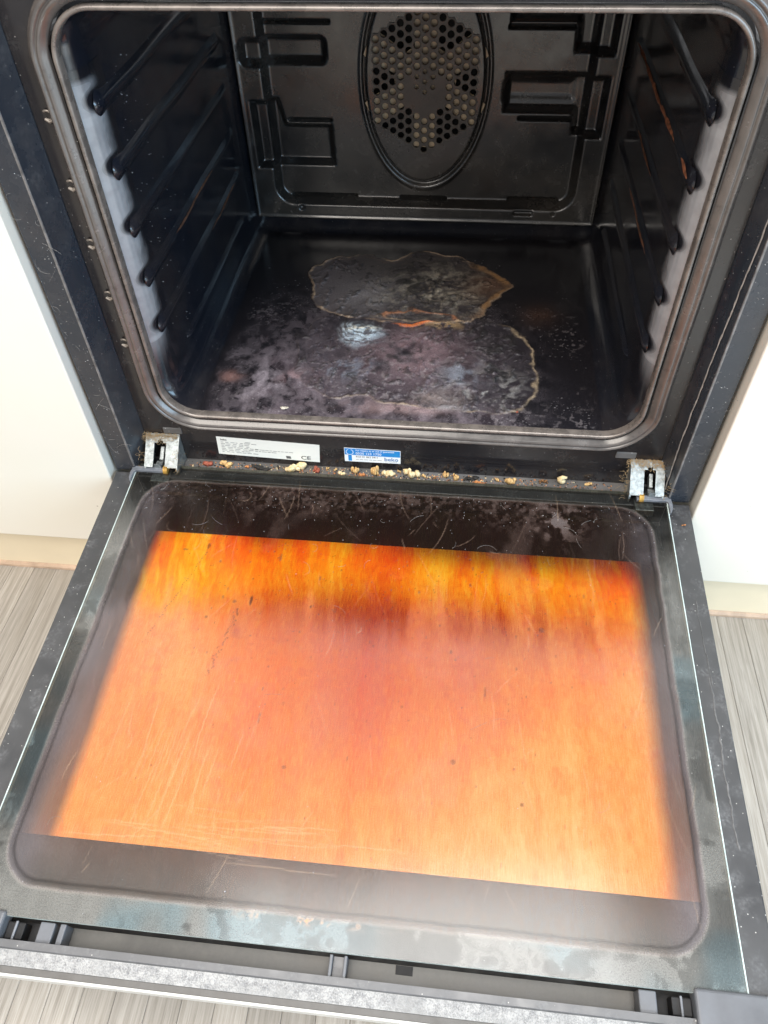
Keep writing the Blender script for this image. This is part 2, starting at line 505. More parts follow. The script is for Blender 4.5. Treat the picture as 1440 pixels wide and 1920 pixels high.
# bright reflection painted as a pale band where the side walls flare out
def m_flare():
    n = N('painted_sheen_enamel')
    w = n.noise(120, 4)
    k = n.math('MULTIPLY', n.attr('sheen'), n.ramp(w, .25, .7, .8, 1.1))
    return n.principled(n.mixc(k, (.011, .011, .014), (.30, .305, .32)), n.ramp(n.attr('sheen'), 0, 1, .14, .34), ior=1.75, spec=.5)
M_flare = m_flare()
RUN_Z = (.3445, .2955, .2455, .1965, .1475)
lp = sorted([(-h, d) for d, h in lin])
ly = np.array([p[0] for p in lp]) + YR; ld = np.array([p[1] for p in lp])
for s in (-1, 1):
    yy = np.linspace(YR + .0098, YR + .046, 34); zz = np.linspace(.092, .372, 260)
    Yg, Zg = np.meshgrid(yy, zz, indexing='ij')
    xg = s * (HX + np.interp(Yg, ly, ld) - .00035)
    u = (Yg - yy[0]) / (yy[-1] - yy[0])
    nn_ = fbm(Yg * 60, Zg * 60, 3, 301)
    sheen = (1 - sstep(.30, .78, u + .25 * (nn_ - .5)))
    sheen *= sstep(.100, .150, Zg - .03 * u) * (1 - sstep(.360, .366, Zg))
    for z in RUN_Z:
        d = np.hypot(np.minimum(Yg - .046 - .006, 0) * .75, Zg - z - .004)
        sheen *= sstep(.006, .0105, d)
        sheen += .7 * np.exp(-((Zg - z + .0085) / .0022) ** 2) * (1 - sstep(.3, .7, u))
    sheen *= .55 + .45 * np.clip(1 - np.abs(Zg - .25) / .25, 0, 1)
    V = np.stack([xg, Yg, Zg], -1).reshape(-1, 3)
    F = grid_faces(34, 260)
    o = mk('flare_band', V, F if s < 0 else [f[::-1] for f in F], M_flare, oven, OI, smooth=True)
    setattr_f(o.data, 'sheen', np.clip(sheen, 0, 1))

# back panel as pressed sheet -------------------------------------------------
nx, nz = 340, 236
xs = np.linspace(-.2227, .2227, nx); zs = np.linspace(.0712, .372, nz)
X, Z = np.meshgrid(xs, zs, indexing='ij')
def press(sd, w): return 1 - sstep(-w, w, sd)
inner = press(sd_rrect(X, Z, -.1885, .1885, .0945, .50, .02), .0055)
H = -.012 * inner
oval = np.hypot(X / .0725, (Z - .240) / .122) - 1
osd = oval * .085
H += .006 * press(osd + .003, .0025) - .0025 * np.exp(-((osd + .0005) / .002) ** 2)
H += .0018 * np.exp(-((osd - .004) / .0022) ** 2)
def pocket(sd, depth, w=.0048):
    global H
    H = H - 1.55 * depth * press(sd + w * .5, w)
pocket(sd_rrect(X, Z, -.215, -.115, .2545, .2835, .008), .007)
pocket(np.minimum(sd_poly(X, Z, [(-.21, .2175), (-.178, .2175), (-.170, .187), (-.114, .187), (-.113, .138), (-.21, .138)]), 9), .0065)
pocket(sd_poly(X, Z, [(.094, .33), (.21, .33), (.21, .270), (.168, .270), (.166, .299), (.094, .299)]), .007)
pocket(sd_poly(X, Z, [(.0936, .248), (.21, .248), (.21, .182), (.178, .182), (.174, .2055), (.0936, .2055)]), .007)
pocket(sd_rrect(X, Z, .09, .176, .2155, .240, .004), .002)
for (a, b, c) in ((-.1865, -.109, .298), (-.1686, -.114, .1926), (.092, .165, .2945), (.1123, .1755, .1985), (-.1727, -.0871, .0990), (.1095, .1727, .1005), (-.03, .03, .0985)):
    H -= .010 * press(sd_rrect(X, Z, a, b, c - .0017, c + .0017, .0016), .0008)
H -= .006 * press(np.hypot(X - .168, Z - .0865) - .002, .0008) + .005 * press(sd_rrect(X, Z, .118, .142, .084, .089, .001), .0008)
H -= .005 * press(np.hypot(X + .160, Z - .0865) - .003, .001)
e = np.minimum(np.minimum(.2227 - np.abs(X), Z - .0712), 1)
H += .0022 * np.exp(-((e - .0028) / .0018) ** 2) - .004 * (1 - sstep(0, .002, e))
H += .0012 * (fbm(X * 14, Z * 14, 3, 4) - .5)
V = np.stack([X, YB - .012 - H, Z], -1).reshape(-1, 3)
# perforated field: hexagonal cells
CX, CZ = 0.0, .2395
cells = []
px, pz = .0094, .01085
for i in range(-7, 8):
    for j in range(-9, 10):
        x = i * px; z = j * pz + (pz / 2 if i % 2 else 0)
        # pointed hexagon outline
        if abs(x) * .5 + abs(z) * math.cos(math.radians(30)) > .0765 * math.cos(math.radians(30)) + .002 or abs(x) > .0605: continue
        r = .0037
        dc = math.hypot(x, z); db = math.hypot(x, (z + .013) * .95)
        if dc < .013: r = .0024
        elif db < .0225: r = 0
        elif abs(x) > .058: r = .0024
        cells.append((x + CX, z + CZ, r))
cellmask = np.zeros(X.shape, bool)
for x, z, r in cells:
    if r > 0: cellmask |= np.hypot(X - x, Z - z) < .0052
F = []
for i in range(nx - 1):
    for j in range(nz - 1):
        if cellmask[i, j] and cellmask[i + 1, j] and cellmask[i, j + 1] and cellmask[i + 1, j + 1]: continue
        F.append((i * nz + j, (i + 1) * nz + j, (i + 1) * nz + j + 1, i * nz + j + 1))
back = mk('back_panel', V, F, M_back, oven, OI, smooth=True)
GV = []; GF = []
yg = YB - .012 + .012 - .006 - .0010
for x, z, r in cells:
    b = len(GV); n = 24
    hexp = []
    for k in range(n):
        a = 2 * math.pi * k / n
        am = (a + math.pi / 6) % (math.pi / 3) - math.pi / 6   # distance to the nearest edge normal at 30 + 60k deg
        am = ((a - math.pi / 6) + math.pi / 6) % (math.pi / 3) - math.pi / 6
        rr = (pz / 2) / math.cos(am)
        hexp.append((x + rr * math.cos(a), z + rr * math.sin(a)))
    if r == 0:
        for p in hexp: GV.append((p[0], yg, p[1]))
        GF.append(tuple(range(b, b + n))); continue
    for k in range(n):
        a = 2 * math.pi * k / n
        GV.append((hexp[k][0], yg, hexp[k][1]))
        GV.append((x + (r + .00035) * math.cos(a), yg, z + (r + .00035) * math.sin(a)))
        GV.append((x + r * math.cos(a), yg + .0004, z + r * math.sin(a)))
        GV.append((x + r * math.cos(a), yg + .0016, z + r * math.sin(a)))
    for k in range(n):
        p, q = b + k * 4, b + ((k + 1) % n) * 4
        for m in range(3): GF.append((p + m, q + m, q + m + 1, p + m + 1))
M_grille = enamel('fan_grille_enamel', (.045, .036, .028), .34, .4, (.2, .17, .14), .1, grime=(.085, .07, .055))
grille = mk('fan_grille', GV, GF, M_grille, oven, OI)
# fan wheel behind the grille
bm = bmesh.new()
pts = []
for k in range(144):
    a = 2 * math.pi * k / 144
    lob = .5 + .5 * math.cos(6 * a + math.pi)
    pts.append((CX + (.036 + .040 * sstep(.25, .75, np.array(lob))) * math.cos(a), CZ + (.036 + .040 * sstep(.25, .75, np.array(lob))) * math.sin(a)))
A = [bm.verts.new((p[0], YB - .0005, p[1])) for p in pts]; B = [bm.verts.new((p[0], YB + .0015, p[1])) for p in pts]
bm.faces.new(A); bm.faces.new(B[::-1])
for k in range(144): bm.faces.new((A[k], B[k], B[(k + 1) % 144], A[(k + 1) % 144]))
from_bm('fan_wheel', bm, M_fan, oven, OI)
box('fan_housing', (-.10, .10, YB + .03, YB + .034, .13, .36), M_dark, oven, OI)

# shelf runners ------------------------------------------------------------------
def runner(s, z, y0, y1, prot=.0048, hh=.0100):
    nu, nv = 60, 13
    V = []
    for i in range(nu):
        if i < 14: y = y0 + .012 * (1 - math.cos(math.pi / 2 * i / 14))
        elif i > nu - 15: y = y1 - .014 * (1 - math.cos(math.pi / 2 * (nu - 1 - i) / 14))
        else: y = y0 + .012 + (y1 - .014 - y0 - .012) * (i - 14) / (nu - 29)
        d0 = min((y - y0) / .012, 1); d1 = min((y1 - y) / .014, 1)
        w = math.sqrt(max(0, 1 - (1 - d0) ** 2)) * math.sqrt(max(0, 1 - (1 - d1) ** 2))
        f = w ** 1.4
        for j in range(nv):
            a = -1 + 2 * j / (nv - 1)
            g = math.cos(a * math.pi / 2) ** 1.3
            sag = .0006 * math.sin(y * 40 + z * 90)
            V.append((s * (XC + .0012 - (prot * g * f)), y, z + sag + hh * a * (.12 + .88 * w)))
    F = grid_faces(nu, nv)
    if s > 0: F = [f[::-1] for f in F]
    return V, F
for s in (-1, 1):
    for k, z in enumerate((.3445, .2955, .2455, .1965, .1475, .098)):
        if k == 5:
            V, F = runner(s, z, .10, .36, .005, .006)
        else:
            V, F = runner(s, z, .046, .378)
        o = mk('shelf_runner', V, F, M_enamel, oven, OI, smooth=True)
        # rust where the wire shelves rubbed
        rub = {(-1, 3): (.13, .27, M_rust), (-1, 4): (.23, .345, M_rust), (1, 1): (.118, .365, M_rust2), (1, 3): (.12, .25, M_rust), (1, 2): (.17, .27, M_rust)}.get((s, k))
        if rub:
            a, b, m = rub; RV = []; nn = 70
            for i in range(nn):
                y = a + (b - a) * i / (nn - 1)
                w = (.0014 if m is M_rust2 else .0009) * (.25 + 1.5 * float(fbm(np.array(y * 70), np.array(k * 3.1), 3, 9))) * min(1, (nn - 1 - i) / 9, i / 9 + .05)
                zc = z + .0006 * math.sin(y * 40 + z * 90) + .0025 + .0011 * (float(vnoise(np.array(y * 60), np.array(k * 7.7), 3)) - .5)
                for dz in (-w, 0, w):
                    aa = (zc + dz - z) / .0100; g = math.cos(aa * math.pi / 2) ** 1.3
                    RV.append((s * (XC + .0012 - (.0048 * g) - .0003 - (.0003 if dz == 0 else 0)), y, zc + dz))
            mk('rust_streak', RV, grid_faces(nn, 3), m, o, smooth=True)
V = []; 
for i in range(14):
    y = .036 + .03 * i / 13; w = .0028 * math.sin(math.pi * (i + .3) / 13.6)
    for dz in (-w, 0, w): V.append((XC - .0042 - (.0006 if dz == 0 else 0), y + .016, .2985 + dz + .003 * i / 13))
mk('rust_spot', V, grid_faces(14, 3), M_rust2, oven, OI, smooth=True)

# cavity floor with baked-on spills -------------------------------------------------
fx = np.linspace(-.2035, .2035, 480); fy = np.linspace(.0335, .398, 424)
X, Y = np.meshgrid(fx, fy, indexing='ij')
n1 = fbm(X * 22, Y * 22, 5, 21); n2 = fbm(X * 70, Y * 70, 4, 33); n3 = fbm(X * 260, Y * 260, 3, 41); n4 = fbm(X * 9, Y * 9, 4, 55)
wx = X + .026 * (fbm(X * 30, Y * 30, 6, 61) - .5); wy = Y + .026 * (fbm(X * 30, Y * 30, 6, 62) - .5)
col = np.zeros(X.shape + (3,)); col[:] = (.0125, .0115, .0140)
rough = .12 + .10 * n4
hgt = np.zeros(X.shape)
efade = sstep(0, .022, np.minimum(np.minimum(X + .2035, .2035 - X), np.minimum(Y - .012, .398 - Y)) + .012 * (n2 - .5))
def lay(mask, c, r=None):
    global col, rough
    c = tuple(v * (1.3 if max(c) > .04 else 1) for v in c)
    m = (np.clip(mask, 0, 1) * efade)[..., None]
    col = col * (1 - m) + np.array(c) * m
    if r is not None: rough = rough * (1 - m[..., 0]) + r * m[..., 0]
# purple brown burnt film over the front half
film = sstep(.45, .70, n1) * sstep(.235, .10, Y + .06 * (n4 - .5)) * sstep(.17, .05, np.abs(X + .05))
lay(.75 * film, (.066, .048, .058), .5)
dusty = sstep(.30, .75, fbm(X * 120, Y * 90, 5, 75)) * sstep(.34, .10, Y + .05 * n4) * sstep(.215, .10, np.abs(X + .035))
lay(.55 * dusty * (.3 + n1), (.125, .105, .118), .6)
mott = sstep(.50, .72, fbm(wx * 75, wy * 60, 5, 73)) * sstep(.26, .12, Y) * sstep(.19, .05, np.abs(X + .045))
lay(.5 * mott, (.13, .105, .118), .65)
smear = sstep(.36, .74, fbm(wx * 60 + 5 * n1, wy * 42 + 5 * n4, 6, 71)) * gauss(X, Y, -.150, .085, .085, .045) * (.4 + 1.1 * n3)
lay(.95 * smear, (.165, .142, .160), .6)
lay(.30 * sstep(.3, .7, n1) * sstep(.22, .08, Y) * sstep(.16, .06, np.abs(X + .02)), (.095, .070, .085), .55)
lay(.5 * gauss(wx, wy, -.11, .094, .02, .012) * sstep(.35, .6, n2), (.26, .17, .18), .6)
lay(.5 * gauss(wx, wy, -.185, .093, .012, .007), (.28, .15, .13), .6)
lobeU = sd_poly(wx, wy, smooth_poly([(-.131, .300), (-.118, .328), (-.070, .345), (-.02, .342), (.006, .362), (.055, .346), (.088, .322), (.115, .285), (.108, .262), (.088, .238), (.086, .214), (.04, .198), (-.02, .205), (-.09, .212), (-.118, .235)]))
lobeL = sd_poly(wx, wy, smooth_poly([(-.10, .205), (-.03, .214), (.045, .205), (.09, .212), (.128, .178), (.141, .130), (.134, .085), (.118, .052), (.09, .047), (.03, .058), (-.06, .062), (-.105, .080), (-.122, .13), (-.118, .18)]))
inU = press(lobeU, .0012); inL = press(lobeL, .0012)
lay(.62 * inU, (.050, .042, .043), .55)
lay(.5 * inL, (.036, .030, .036), .5)
lay(inU * .8 * gauss(X, Y, -.055, .255, .045, .035) * (.35 + .9 * n2), (.20, .185, .19), .7)
lay(inU * .8 * gauss(X, Y, -.10, .285, .035, .05) * (.3 + .5 * n1), (.135, .112, .115), .65)
lay(inU * .95 * sstep(.40, .72, fbm(wx * 70 + 4 * n1, wy * 70, 6, 81)) * gauss(X, Y, .035, .270, .062, .042) * (.35 + 1.2 * n3), (.34, .30, .24), .8)
lay(inU * .5 * sstep(.5, .7, n3) * gauss(X, Y, .03, .27, .07, .05), (.24, .20, .15), .8)
lay(inU * .9 * sstep(.44, .66, fbm(wx * 85, wy * 85, 6, 87)) * gauss(X, Y, -.005, .285, .034, .034), (.014, .012, .010), .8)
lay(inU * .8 * gauss(wx, wy, .088, .285, .026, .028) * (.4 + n2), (.115, .060, .035), .7)
lay(inL * .75 * sstep(.38, .62, n1 + .25 * n2 - .05) * gauss(X, Y, .01, .145, .045, .038), (.255, .165, .18), .7)
lay(.6 * gauss(wx, wy, -.062, .108, .020, .015) * sstep(.42, .68, fbm(wx * 130, wy * 60, 5, 91)) * (.3 + n3), (.22, .26, .32), .65)
lay(inL * .7 * gauss(wx, wy, .060, .112, .022, .02) * sstep(.35, .6, n2), (.19, .21, .25), .6)
lay(inL * .9 * sstep(.45, .58, fbm(wx * 55, wy * 55, 5, 95)) * gauss(X, Y, .088, .118, .034, .048), (.009, .009, .009), .7)
lay(inL * .75 * sstep(.50, .68, fbm(wx * 110, wy * 110, 6, 97)) * gauss(X, Y, .090, .085, .035, .03), (.23, .22, .21), .7)
lay(.62 * gauss(wx, wy, .01, .051, .05, .009) * sstep(.35, .55, n2), (.27, .185, .185), .65)
lay(.6 * gauss(wx, wy, .055, .056, .014, .006), (.28, .27, .28), .65)
lay(.55 * gauss(wx, wy, .045, .072, .022, .012) * n2 * 1.5, (.20, .155, .14), .7)
# tide lines
def tide(sd, w, c, k, seed):
    m = np.exp(-(sd / w) ** 2) * (.05 + 1.15 * sstep(.34, .66, fbm(X * 34, Y * 34, 5, seed))) * (.4 + 1.0 * n3)
    lay(k * m, c, .8)
    return m
t1 = tide(lobeU, .0015, (.34, .24, .16), .78, 101)
t2 = tide(lobeL, .0014, (.33, .25, .16), .62 * sstep(-.16, .10, X), 103)
t3 = tide(lobeU + .006, .0009, (.2, .13, .08), .4, 105)
lay(.8 * inU * np.exp(-((lobeU + .003) / .004) ** 2) * sstep(.06, .09, X) * n2 * 1.4, (.36, .19, .07), .8)
# white mineral crust and the orange scrape beside it
wm = press(np.hypot((wx + .056) / .021, (wy - .1760) / .0185) - 1, .55)
swl = fbm(np.hypot(wx + .052, wy - .188) * 420 + 3 * n2, np.arctan2(wy - .188, wx + .052) * 1.6, 4, 111)
lay(.92 * wm * (.15 + 1.0 * sstep(.30, .62, swl)) * (.5 + .7 * n3), (.46, .55, .62), .8)
lay(.8 * gauss(wx, wy, -.052, .1865, .012, .005) * sstep(.4, .55, n3), (.85, .78, .62), .8)
om = press(np.hypot((X - .008 + .3 * (Y - .199)) / .023, (wy - .2005) / .0032) - 1, .35)
lay(.95 * om, (.55, .135, .035), .7)
arc = np.exp(-((np.hypot((wx - .006) / .040, (wy - .208) / .019) - 1) / .075) ** 2) * sstep(.205, .215, Y)
lay(.75 * arc, (.36, .15, .07), .7)
lay(.8 * gauss(wx, wy, .034, .196, .020, .006) * sstep(.42, .55, n3 * .5 + n2 * .5), (.42, .28, .14), .8)
lay(.3 * gauss(X, Y, .148, .226, .02, .022) * n1 * 2, (.10, .05, .03), .5)
grit = sstep(.60, .70, fbm(X * 240, Y * 240, 3, 131)) * sstep(.40, .62, n4 * .5 + n1 * .5) * sstep(.30, .12, Y)
lay(.40 * grit, (.20, .175, .18), .8)
lay(.6 * (inU + inL).clip(0, 1) * sstep(.56, .66, fbm(wx * 160, wy * 160, 4, 121)) * sstep(.40, .6, n2), (.015, .013, .012), .75)
# scattered pale specks
sp = rng.random((2600, 3))
dots = np.zeros(X.shape)
for a, b, c in sp:
    cx_, cy_ = -.2 + .4 * a, .037 + .31 * b ** 1.6
    if vnoise(np.array(cx_ * 30), np.array(cy_ * 30), 77) < .42 + .2 * (cx_ > .1): continue
    i, j = int((cx_ + .2035) / .407 * 479), int((cy_ - .0335) / .3645 * 423)
    dots[i, j] = max(dots[i, j], .25 + .75 * c ** 4)
    if c > .9: dots[min(i + 1, 479), j] = .6
lay(dots * .45, (.34, .32, .33), .8)
hgt += .0012 * inU * (n2 - .3) * gauss(X, Y, .03, .27, .07, .05) + .0016 * inL * np.maximum(0, fbm(X * 85, Y * 85, 4, 97) - .5) * 3 * gauss(X, Y, .09, .1, .04, .05)
hgt += .0016 * (inU + inL).clip(0, 1) * np.maximum(0, fbm(wx * 160, wy * 160, 4, 121) - .52) * 4 * sstep(.35, .6, n1)
hgt += .0030 * wm * (.5 + .6 * n3) + .0007 * t1 + .0006 * t2 + .0012 * om + .0010 * arc
hgt += .0005 * film * n3
edge = np.minimum(np.minimum(X + .2035, .2035 - X), np.minimum(Y - .030, .398 - Y))
hgt = hgt * sstep(0, .01, edge) + .0006
V = np.stack([X, Y, ZB - np.interp(Y - YR, [0, .003, .012, .0215, .4], [.0006, -.0004, -.0014, LF, LF]) + hgt], -1).reshape(-1, 3)
def m_cavfloor():
    n = N('burnt_enamel_floor')
    f = n.noise(700, 3, .6)
    c = n.mixc(1.0, n.attr('col', 'Color'), n.n('ShaderNodeCombineColor', i_0=n.ramp(f, .3, .7, .65, 1.35), i_1=n.ramp(f, .3, .7, .65, 1.35), i_2=n.ramp(f, .3, .7, .65, 1.35)).outputs[0], 'MULTIPLY')
    return n.principled(c, n.attr('rough'), ior=1.55, spec=.55, normal=n.bump(f, .12, .0008))
cf = mk('cavity_floor', V, grid_faces(480, 424), m_cavfloor(), oven, OI, smooth=True)
setattr_c(cf.data, 'col', col.reshape(-1, 3)); setattr_f(cf.data, 'rough', rough)

# ledge under the face plate
prism('sill_ledge', [(YR + .004, -.0125), (YR + .004, -.0080), (.0145, -.0083), (.0130, -.0068), (.0118, -.0072), (.0118, -.0125)], 'x', -.267, .267, M_ledge, oven, OI)
prism('sill_strip', [(.0112, -.012), (.0112, -.0052), (.0102, -.0046), (.0092, -.0052), (.0092, -.012)], 'x', -.232, .238, m_simple('sill_strip_metal', (.16, .145, .125), .35, .3, .5, 60), oven, OI)

# pale blocks standing in for the hinge brackets' reflections in the plate
for x in (-.236, .231):
    box('bracket_reflection', (x - .010, x + .010, YR - .0012, YR + .004, .0285, .0365), M_ledge, oven, OI, .001)

# hinges -------------------------------------------------------------------------------
def hinge(x0, x1, flip):
    t = None
    a = (YR - .0005, .0275); b = (-.0005, .0045)      # slanted cover plate, (y, z)
    def P(u, v, x, off=0.0):
        y = a[0] + (b[0] - a[0]) * v; z = a[1] + (b[1] - a[1]) * v
        n = (-.64, .77)
        return (x, y + n[0] * off, z + n[1] * off)
    bm = bmesh.new()
    w = x1 - x0
    def slab(u0, u1, v0, v1, th=.0016):
        q = [P(0, v, x0 + u * w, o) for o in (-th, 0) for (u, v) in ((u0, v0), (u1, v0), (u1, v1), (u0, v1))]
        vv = [bm.verts.new(p) for p in q]
        for f in ((0, 1, 2, 3), (7, 6, 5, 4), (0, 4, 5, 1), (1, 5, 6, 2), (2, 6, 7, 3), (3, 7, 4, 0)): bm.faces.new([vv[i] for i in f])
    wl, wr = (.26, .62) if not flip else (.40, .74)
    slab(0, wl, 0, 1); slab(wr, 1, 0, 1); slab(wl, wr, 0, .2)
    slab(wl, wl + .10, .2, .27); slab(wr - .10, wr, .2, .27)
    body = from_bm('hinge', bm, M_zinc, oven, OI)
    for x in (x0, x1 - .0015):
        prism('cheek', [(a[0], a[1] - .002), (b[0], b[1] - .002), (b[0], -.006), (a[0], -.0078)], 'x', x, x + .0015, M_zinc, body)
    xm = x0 + w * (.30 if not flip else .56)
    prism('hook', [(.004, .004), (.0005, .0085), (.0005, -.004), (.010, -.004), (.010, .004)], 'x', xm, xm + w * .2, M_zinc, body, None, .0006)
    prism('latch_arm', [(.024, .012), (.012, .004), (.012, -.002), (.026, .004)], 'x', xm + .002, xm + w * .2 - .001, M_zinc, body, None, .0005)
    xr = x0 + w * (.64 if not flip else .36)
    R_ = .0048; V = []; F = []
    for k in range(20):
        an = 2 * math.pi * k / 20
        for (xx, rr) in ((xr - .0022, R_ * .7), (xr - .0022, R_), (xr + .0022, R_), (xr + .0022, R_ * .7)):
            V.append((xx, .0005 + rr * math.cos(an), .0005 + rr * math.sin(an)))
    for k in range(20):
        for m in range(3): F.append((k * 4 + m, ((k + 1) % 20) * 4 + m, ((k + 1) % 20) * 4 + m + 1, k * 4 + m + 1))
    F.append(tuple(k * 4 for k in range(20))); F.append(tuple(k * 4 + 3 for k in range(19, -1, -1)))
    mk('roller', V, F, M_brass, body, smooth=False)
    box('arm', (x0 + w * .2, x0 + w * .75, -.012, .006, -.0135, -.0045), M_zinc, body, None, .0008)
    box('hinge_pocket', (x0 + .002, x1 - .002, .006, .022, -.0077, -.0050), M_dark, body)
    return body
HL = hinge(-.2655, -.2295, False)
HR = hinge(.2375, .2710, True)

# ------------------------------------------------------------------ stickers
def text_mesh(txt, size, mat, name, parent, x, z, bold=0.0, align='LEFT', sx=1.0):
    c = bpy.data.curves.new(name, 'FONT'); c.body = txt; c.size = size; c.align_x = align; c.offset = bold
    c.resolution_u = 3
    tmp = bpy.data.objects.new(name, c); COL.objects.link(tmp)
    dg = bpy.context.evaluated_depsgraph_get(); dg.update()
    me = bpy.data.meshes.new_from_object(tmp.evaluated_get(dg))
    bpy.data.objects.remove(tmp)
    me.transform(Matrix.Scale(sx, 4, (1, 0, 0)))
    me.transform(Matrix.Rotation(math.pi / 2, 4, 'X'))
    me.transform(Matrix.Translation((x, YR - .00055, z)))
    me.materials.clear(); me.materials.append(mat)
    o = bpy.data.objects.new(name, me); return link(o, parent)
def m_sticker(name, c0, c1, th=.55):
    n = N(name)
    w = n.noise(55, 5, .6)
    return n.principled(n.mixc(n.ramp(w, th, th + .2), c0, c1), .45, spec=.4)
M_label = m_sticker('label_paper', (.80, .80, .74), (.66, .50, .28), .64)
M_white = m_sticker('sticker_white', (.82, .84, .85), (.6, .52, .4), .70)
M_blue = m_sticker('sticker_blue', (.015, .22, .60), (.03, .26, .55))
M_ink = m_simple('ink_grey', (.10, .10, .10), .5)
M_inkl = m_simple('ink_light', (.36, .36, .35), .5)
def quad_plate(name, P, mat, th=.0004, parent=oven, inv=OI):
    V = [(p[0], YR - th, p[1]) for p in P] + [(p[0], YR - .00005, p[1]) for p in P]
    return mk(name, V, [(0, 1, 2, 3), (0, 4, 5, 1), (1, 5, 6, 2), (2, 6, 7, 3), (3, 7, 4, 0)], mat, parent, inv)
lab = quad_plate('rating_label', [(-.1914, .0026), (-.0819, -.0020), (-.0802, .0232), (-.1901, .0276)], M_label)
slope = math.atan2(-.0044, .1099)
def onlab(me_obj):  # tilt print with the label
    me_obj.data.transform(Matrix.Translation((-.1901, 0, .0276)) @ Matrix.Rotation(-slope, 4, 'Y') @ Matrix.Translation((.1901, 0, -.0276)))
onlab(text_mesh('beko', .0034, M_ink, 'print', lab, -.1860, .0230, .00008))
onlab(text_mesh('CE', .0072, M_ink, 'ce_mark', lab, -.1010, .0048, .00012, sx=1.25))
bm = bmesh.new()
def bar(x, z, w, h=.0009, slant=0):
    v = [bm.verts.new(p) for p in ((x, YR - .00055, z), (x + w, YR - .00055, z), (x + w + slant, YR - .00055, z + h), (x + slant, YR - .00055, z + h))]
    bm.faces.new(v)
r2 = random.Random(3)
for row in range(7):
    x = -.186; z = .0200 - row * .0023
    for k in range(5 if row % 3 else 7):
        w = r2.uniform(.002, .006); bar(x, z, w); x += w + r2.uniform(.0008, .003)
for row in range(2):
    x = -.150; z = .0128 - row * .0024
    for k in range(9 - 4 * row):
        w = r2.uniform(.0025, .0055); bar(x, z, w); x += w + .0009
bar(-.160, .0218, .006)
o = from_bm('print_lines', bm, M_inkl, lab); onlab(o)
bm = bmesh.new(); bar(-.1165, .0040, .0050, .0038, -.0006); o = from_bm('print_block', bm, M_ink, lab); onlab(o)
# blue service sticker
stk = quad_plate('service_sticker', [(-.0545, .0021), (.0047, .0024), (.0048, .0206), (-.0544, .0215)], M_white)
bm = bmesh.new()
def poly(P):
    bm.faces.new([bm.verts.new((p[0], YR - .0005, p[1])) for p in P])
poly([(-.0436, .0118), (.0043, .0114), (.0043, .0201), (-.0436, .0209)])
poly([(-.0540, .0120), (-.0436, .0118), (-.0436, .0209), (-.0540, .0210)])
poly([(-.0505, .0032), (-.0468, .0032), (-.0468, .0119), (-.0505, .0119)])
from_bm('blue_field', bm, M_blue, stk)
# spanner outline on the sticker
bm = bmesh.new()
for k in range(18):
    a0 = math.radians(110 + 320 * k / 18 - 0); a1 = math.radians(110 + 320 * (k + 1) / 18)
    pts = [(-.0487 + r_ * math.cos(a), .0160 + r_ * math.sin(a)) for a, r_ in ((a0, .0040), (a1, .0040), (a1, .0034), (a0, .0034))]
    bm.faces.new([bm.verts.new((p[0], YR - .00062, p[1])) for p in pts])
from_bm('spanner_outline', bm, M_white, stk)
text_mesh('For repairs in or out of guarantee', .0031, M_white, 'print', stk, -.0425, .0176, .00004, sx=.96)
text_mesh('0330 123 1750', .0045, M_white, 'phone_number', stk, -.0425, .0130, .00005)
text_mesh('ROI 01 862 3411', .0034, M_ink, 'print', stk, -.0425, .0085, .00003)
text_mesh('beko', .0068, m_simple('sticker_blue_ink', (.02, .12, .35), .5), 'brand_print', stk, -.0125, .0056, .00008, sx=1.1)
bm = bmesh.new()
x = -.0425
for k in range(6):
    w = .003 + .0008 * (k % 3); poly([(x, .0052), (x + w, .0052), (x + w, .0060), (x, .0060)]); x += w + .0009
poly([(-.0125, .0040), (.0015, .0040), (.0015, .0046), (-.0125, .0044)])
from_bm('print_lines', bm, M_inkl, stk)

# ------------------------------------------------------------------ door
# local door space: z = 0 is the top of the inner pane, -y runs away from the hinge
def door_part(o): return o
bm = bmesh.new()
DEP = -.036
for s in (-1, 1):
    xa, xb = sorted((s * (XP + .0012), s * W))
    bbox(bm, xa, xb, -.440, -.0025, DEP + .004, -.0016)
bbox(bm, -XP - .0012, XP + .0012, -.0035, .0085, DEP + .004, -.0068)
bmesh.ops.bevel(bm, geom=bm.edges[:], offset=.0012, segments=2, profile=.5, affect='EDGES')
door = from_bm('door', bm, M_doorframe, oven, OI)
door.location = (0, 0, ZDP); door.rotation_euler = (math.atan(TILT), 0, 0)
tag(door, 'lowered oven door with brown greasy inner glass')
def m_blackglass():
    n = N('outer_glass_black')
    w = n.noise(30, 4)
    return n.principled(n.mixc(n.ramp(w, .4, .7), (.012, .011, .012), (.03, .026, .024)), .2, spec=.5)
box('outer_glass', (-W + .001, W - .001, -.452, -.004, DEP - .004, DEP), m_blackglass(), door, None, .0008)
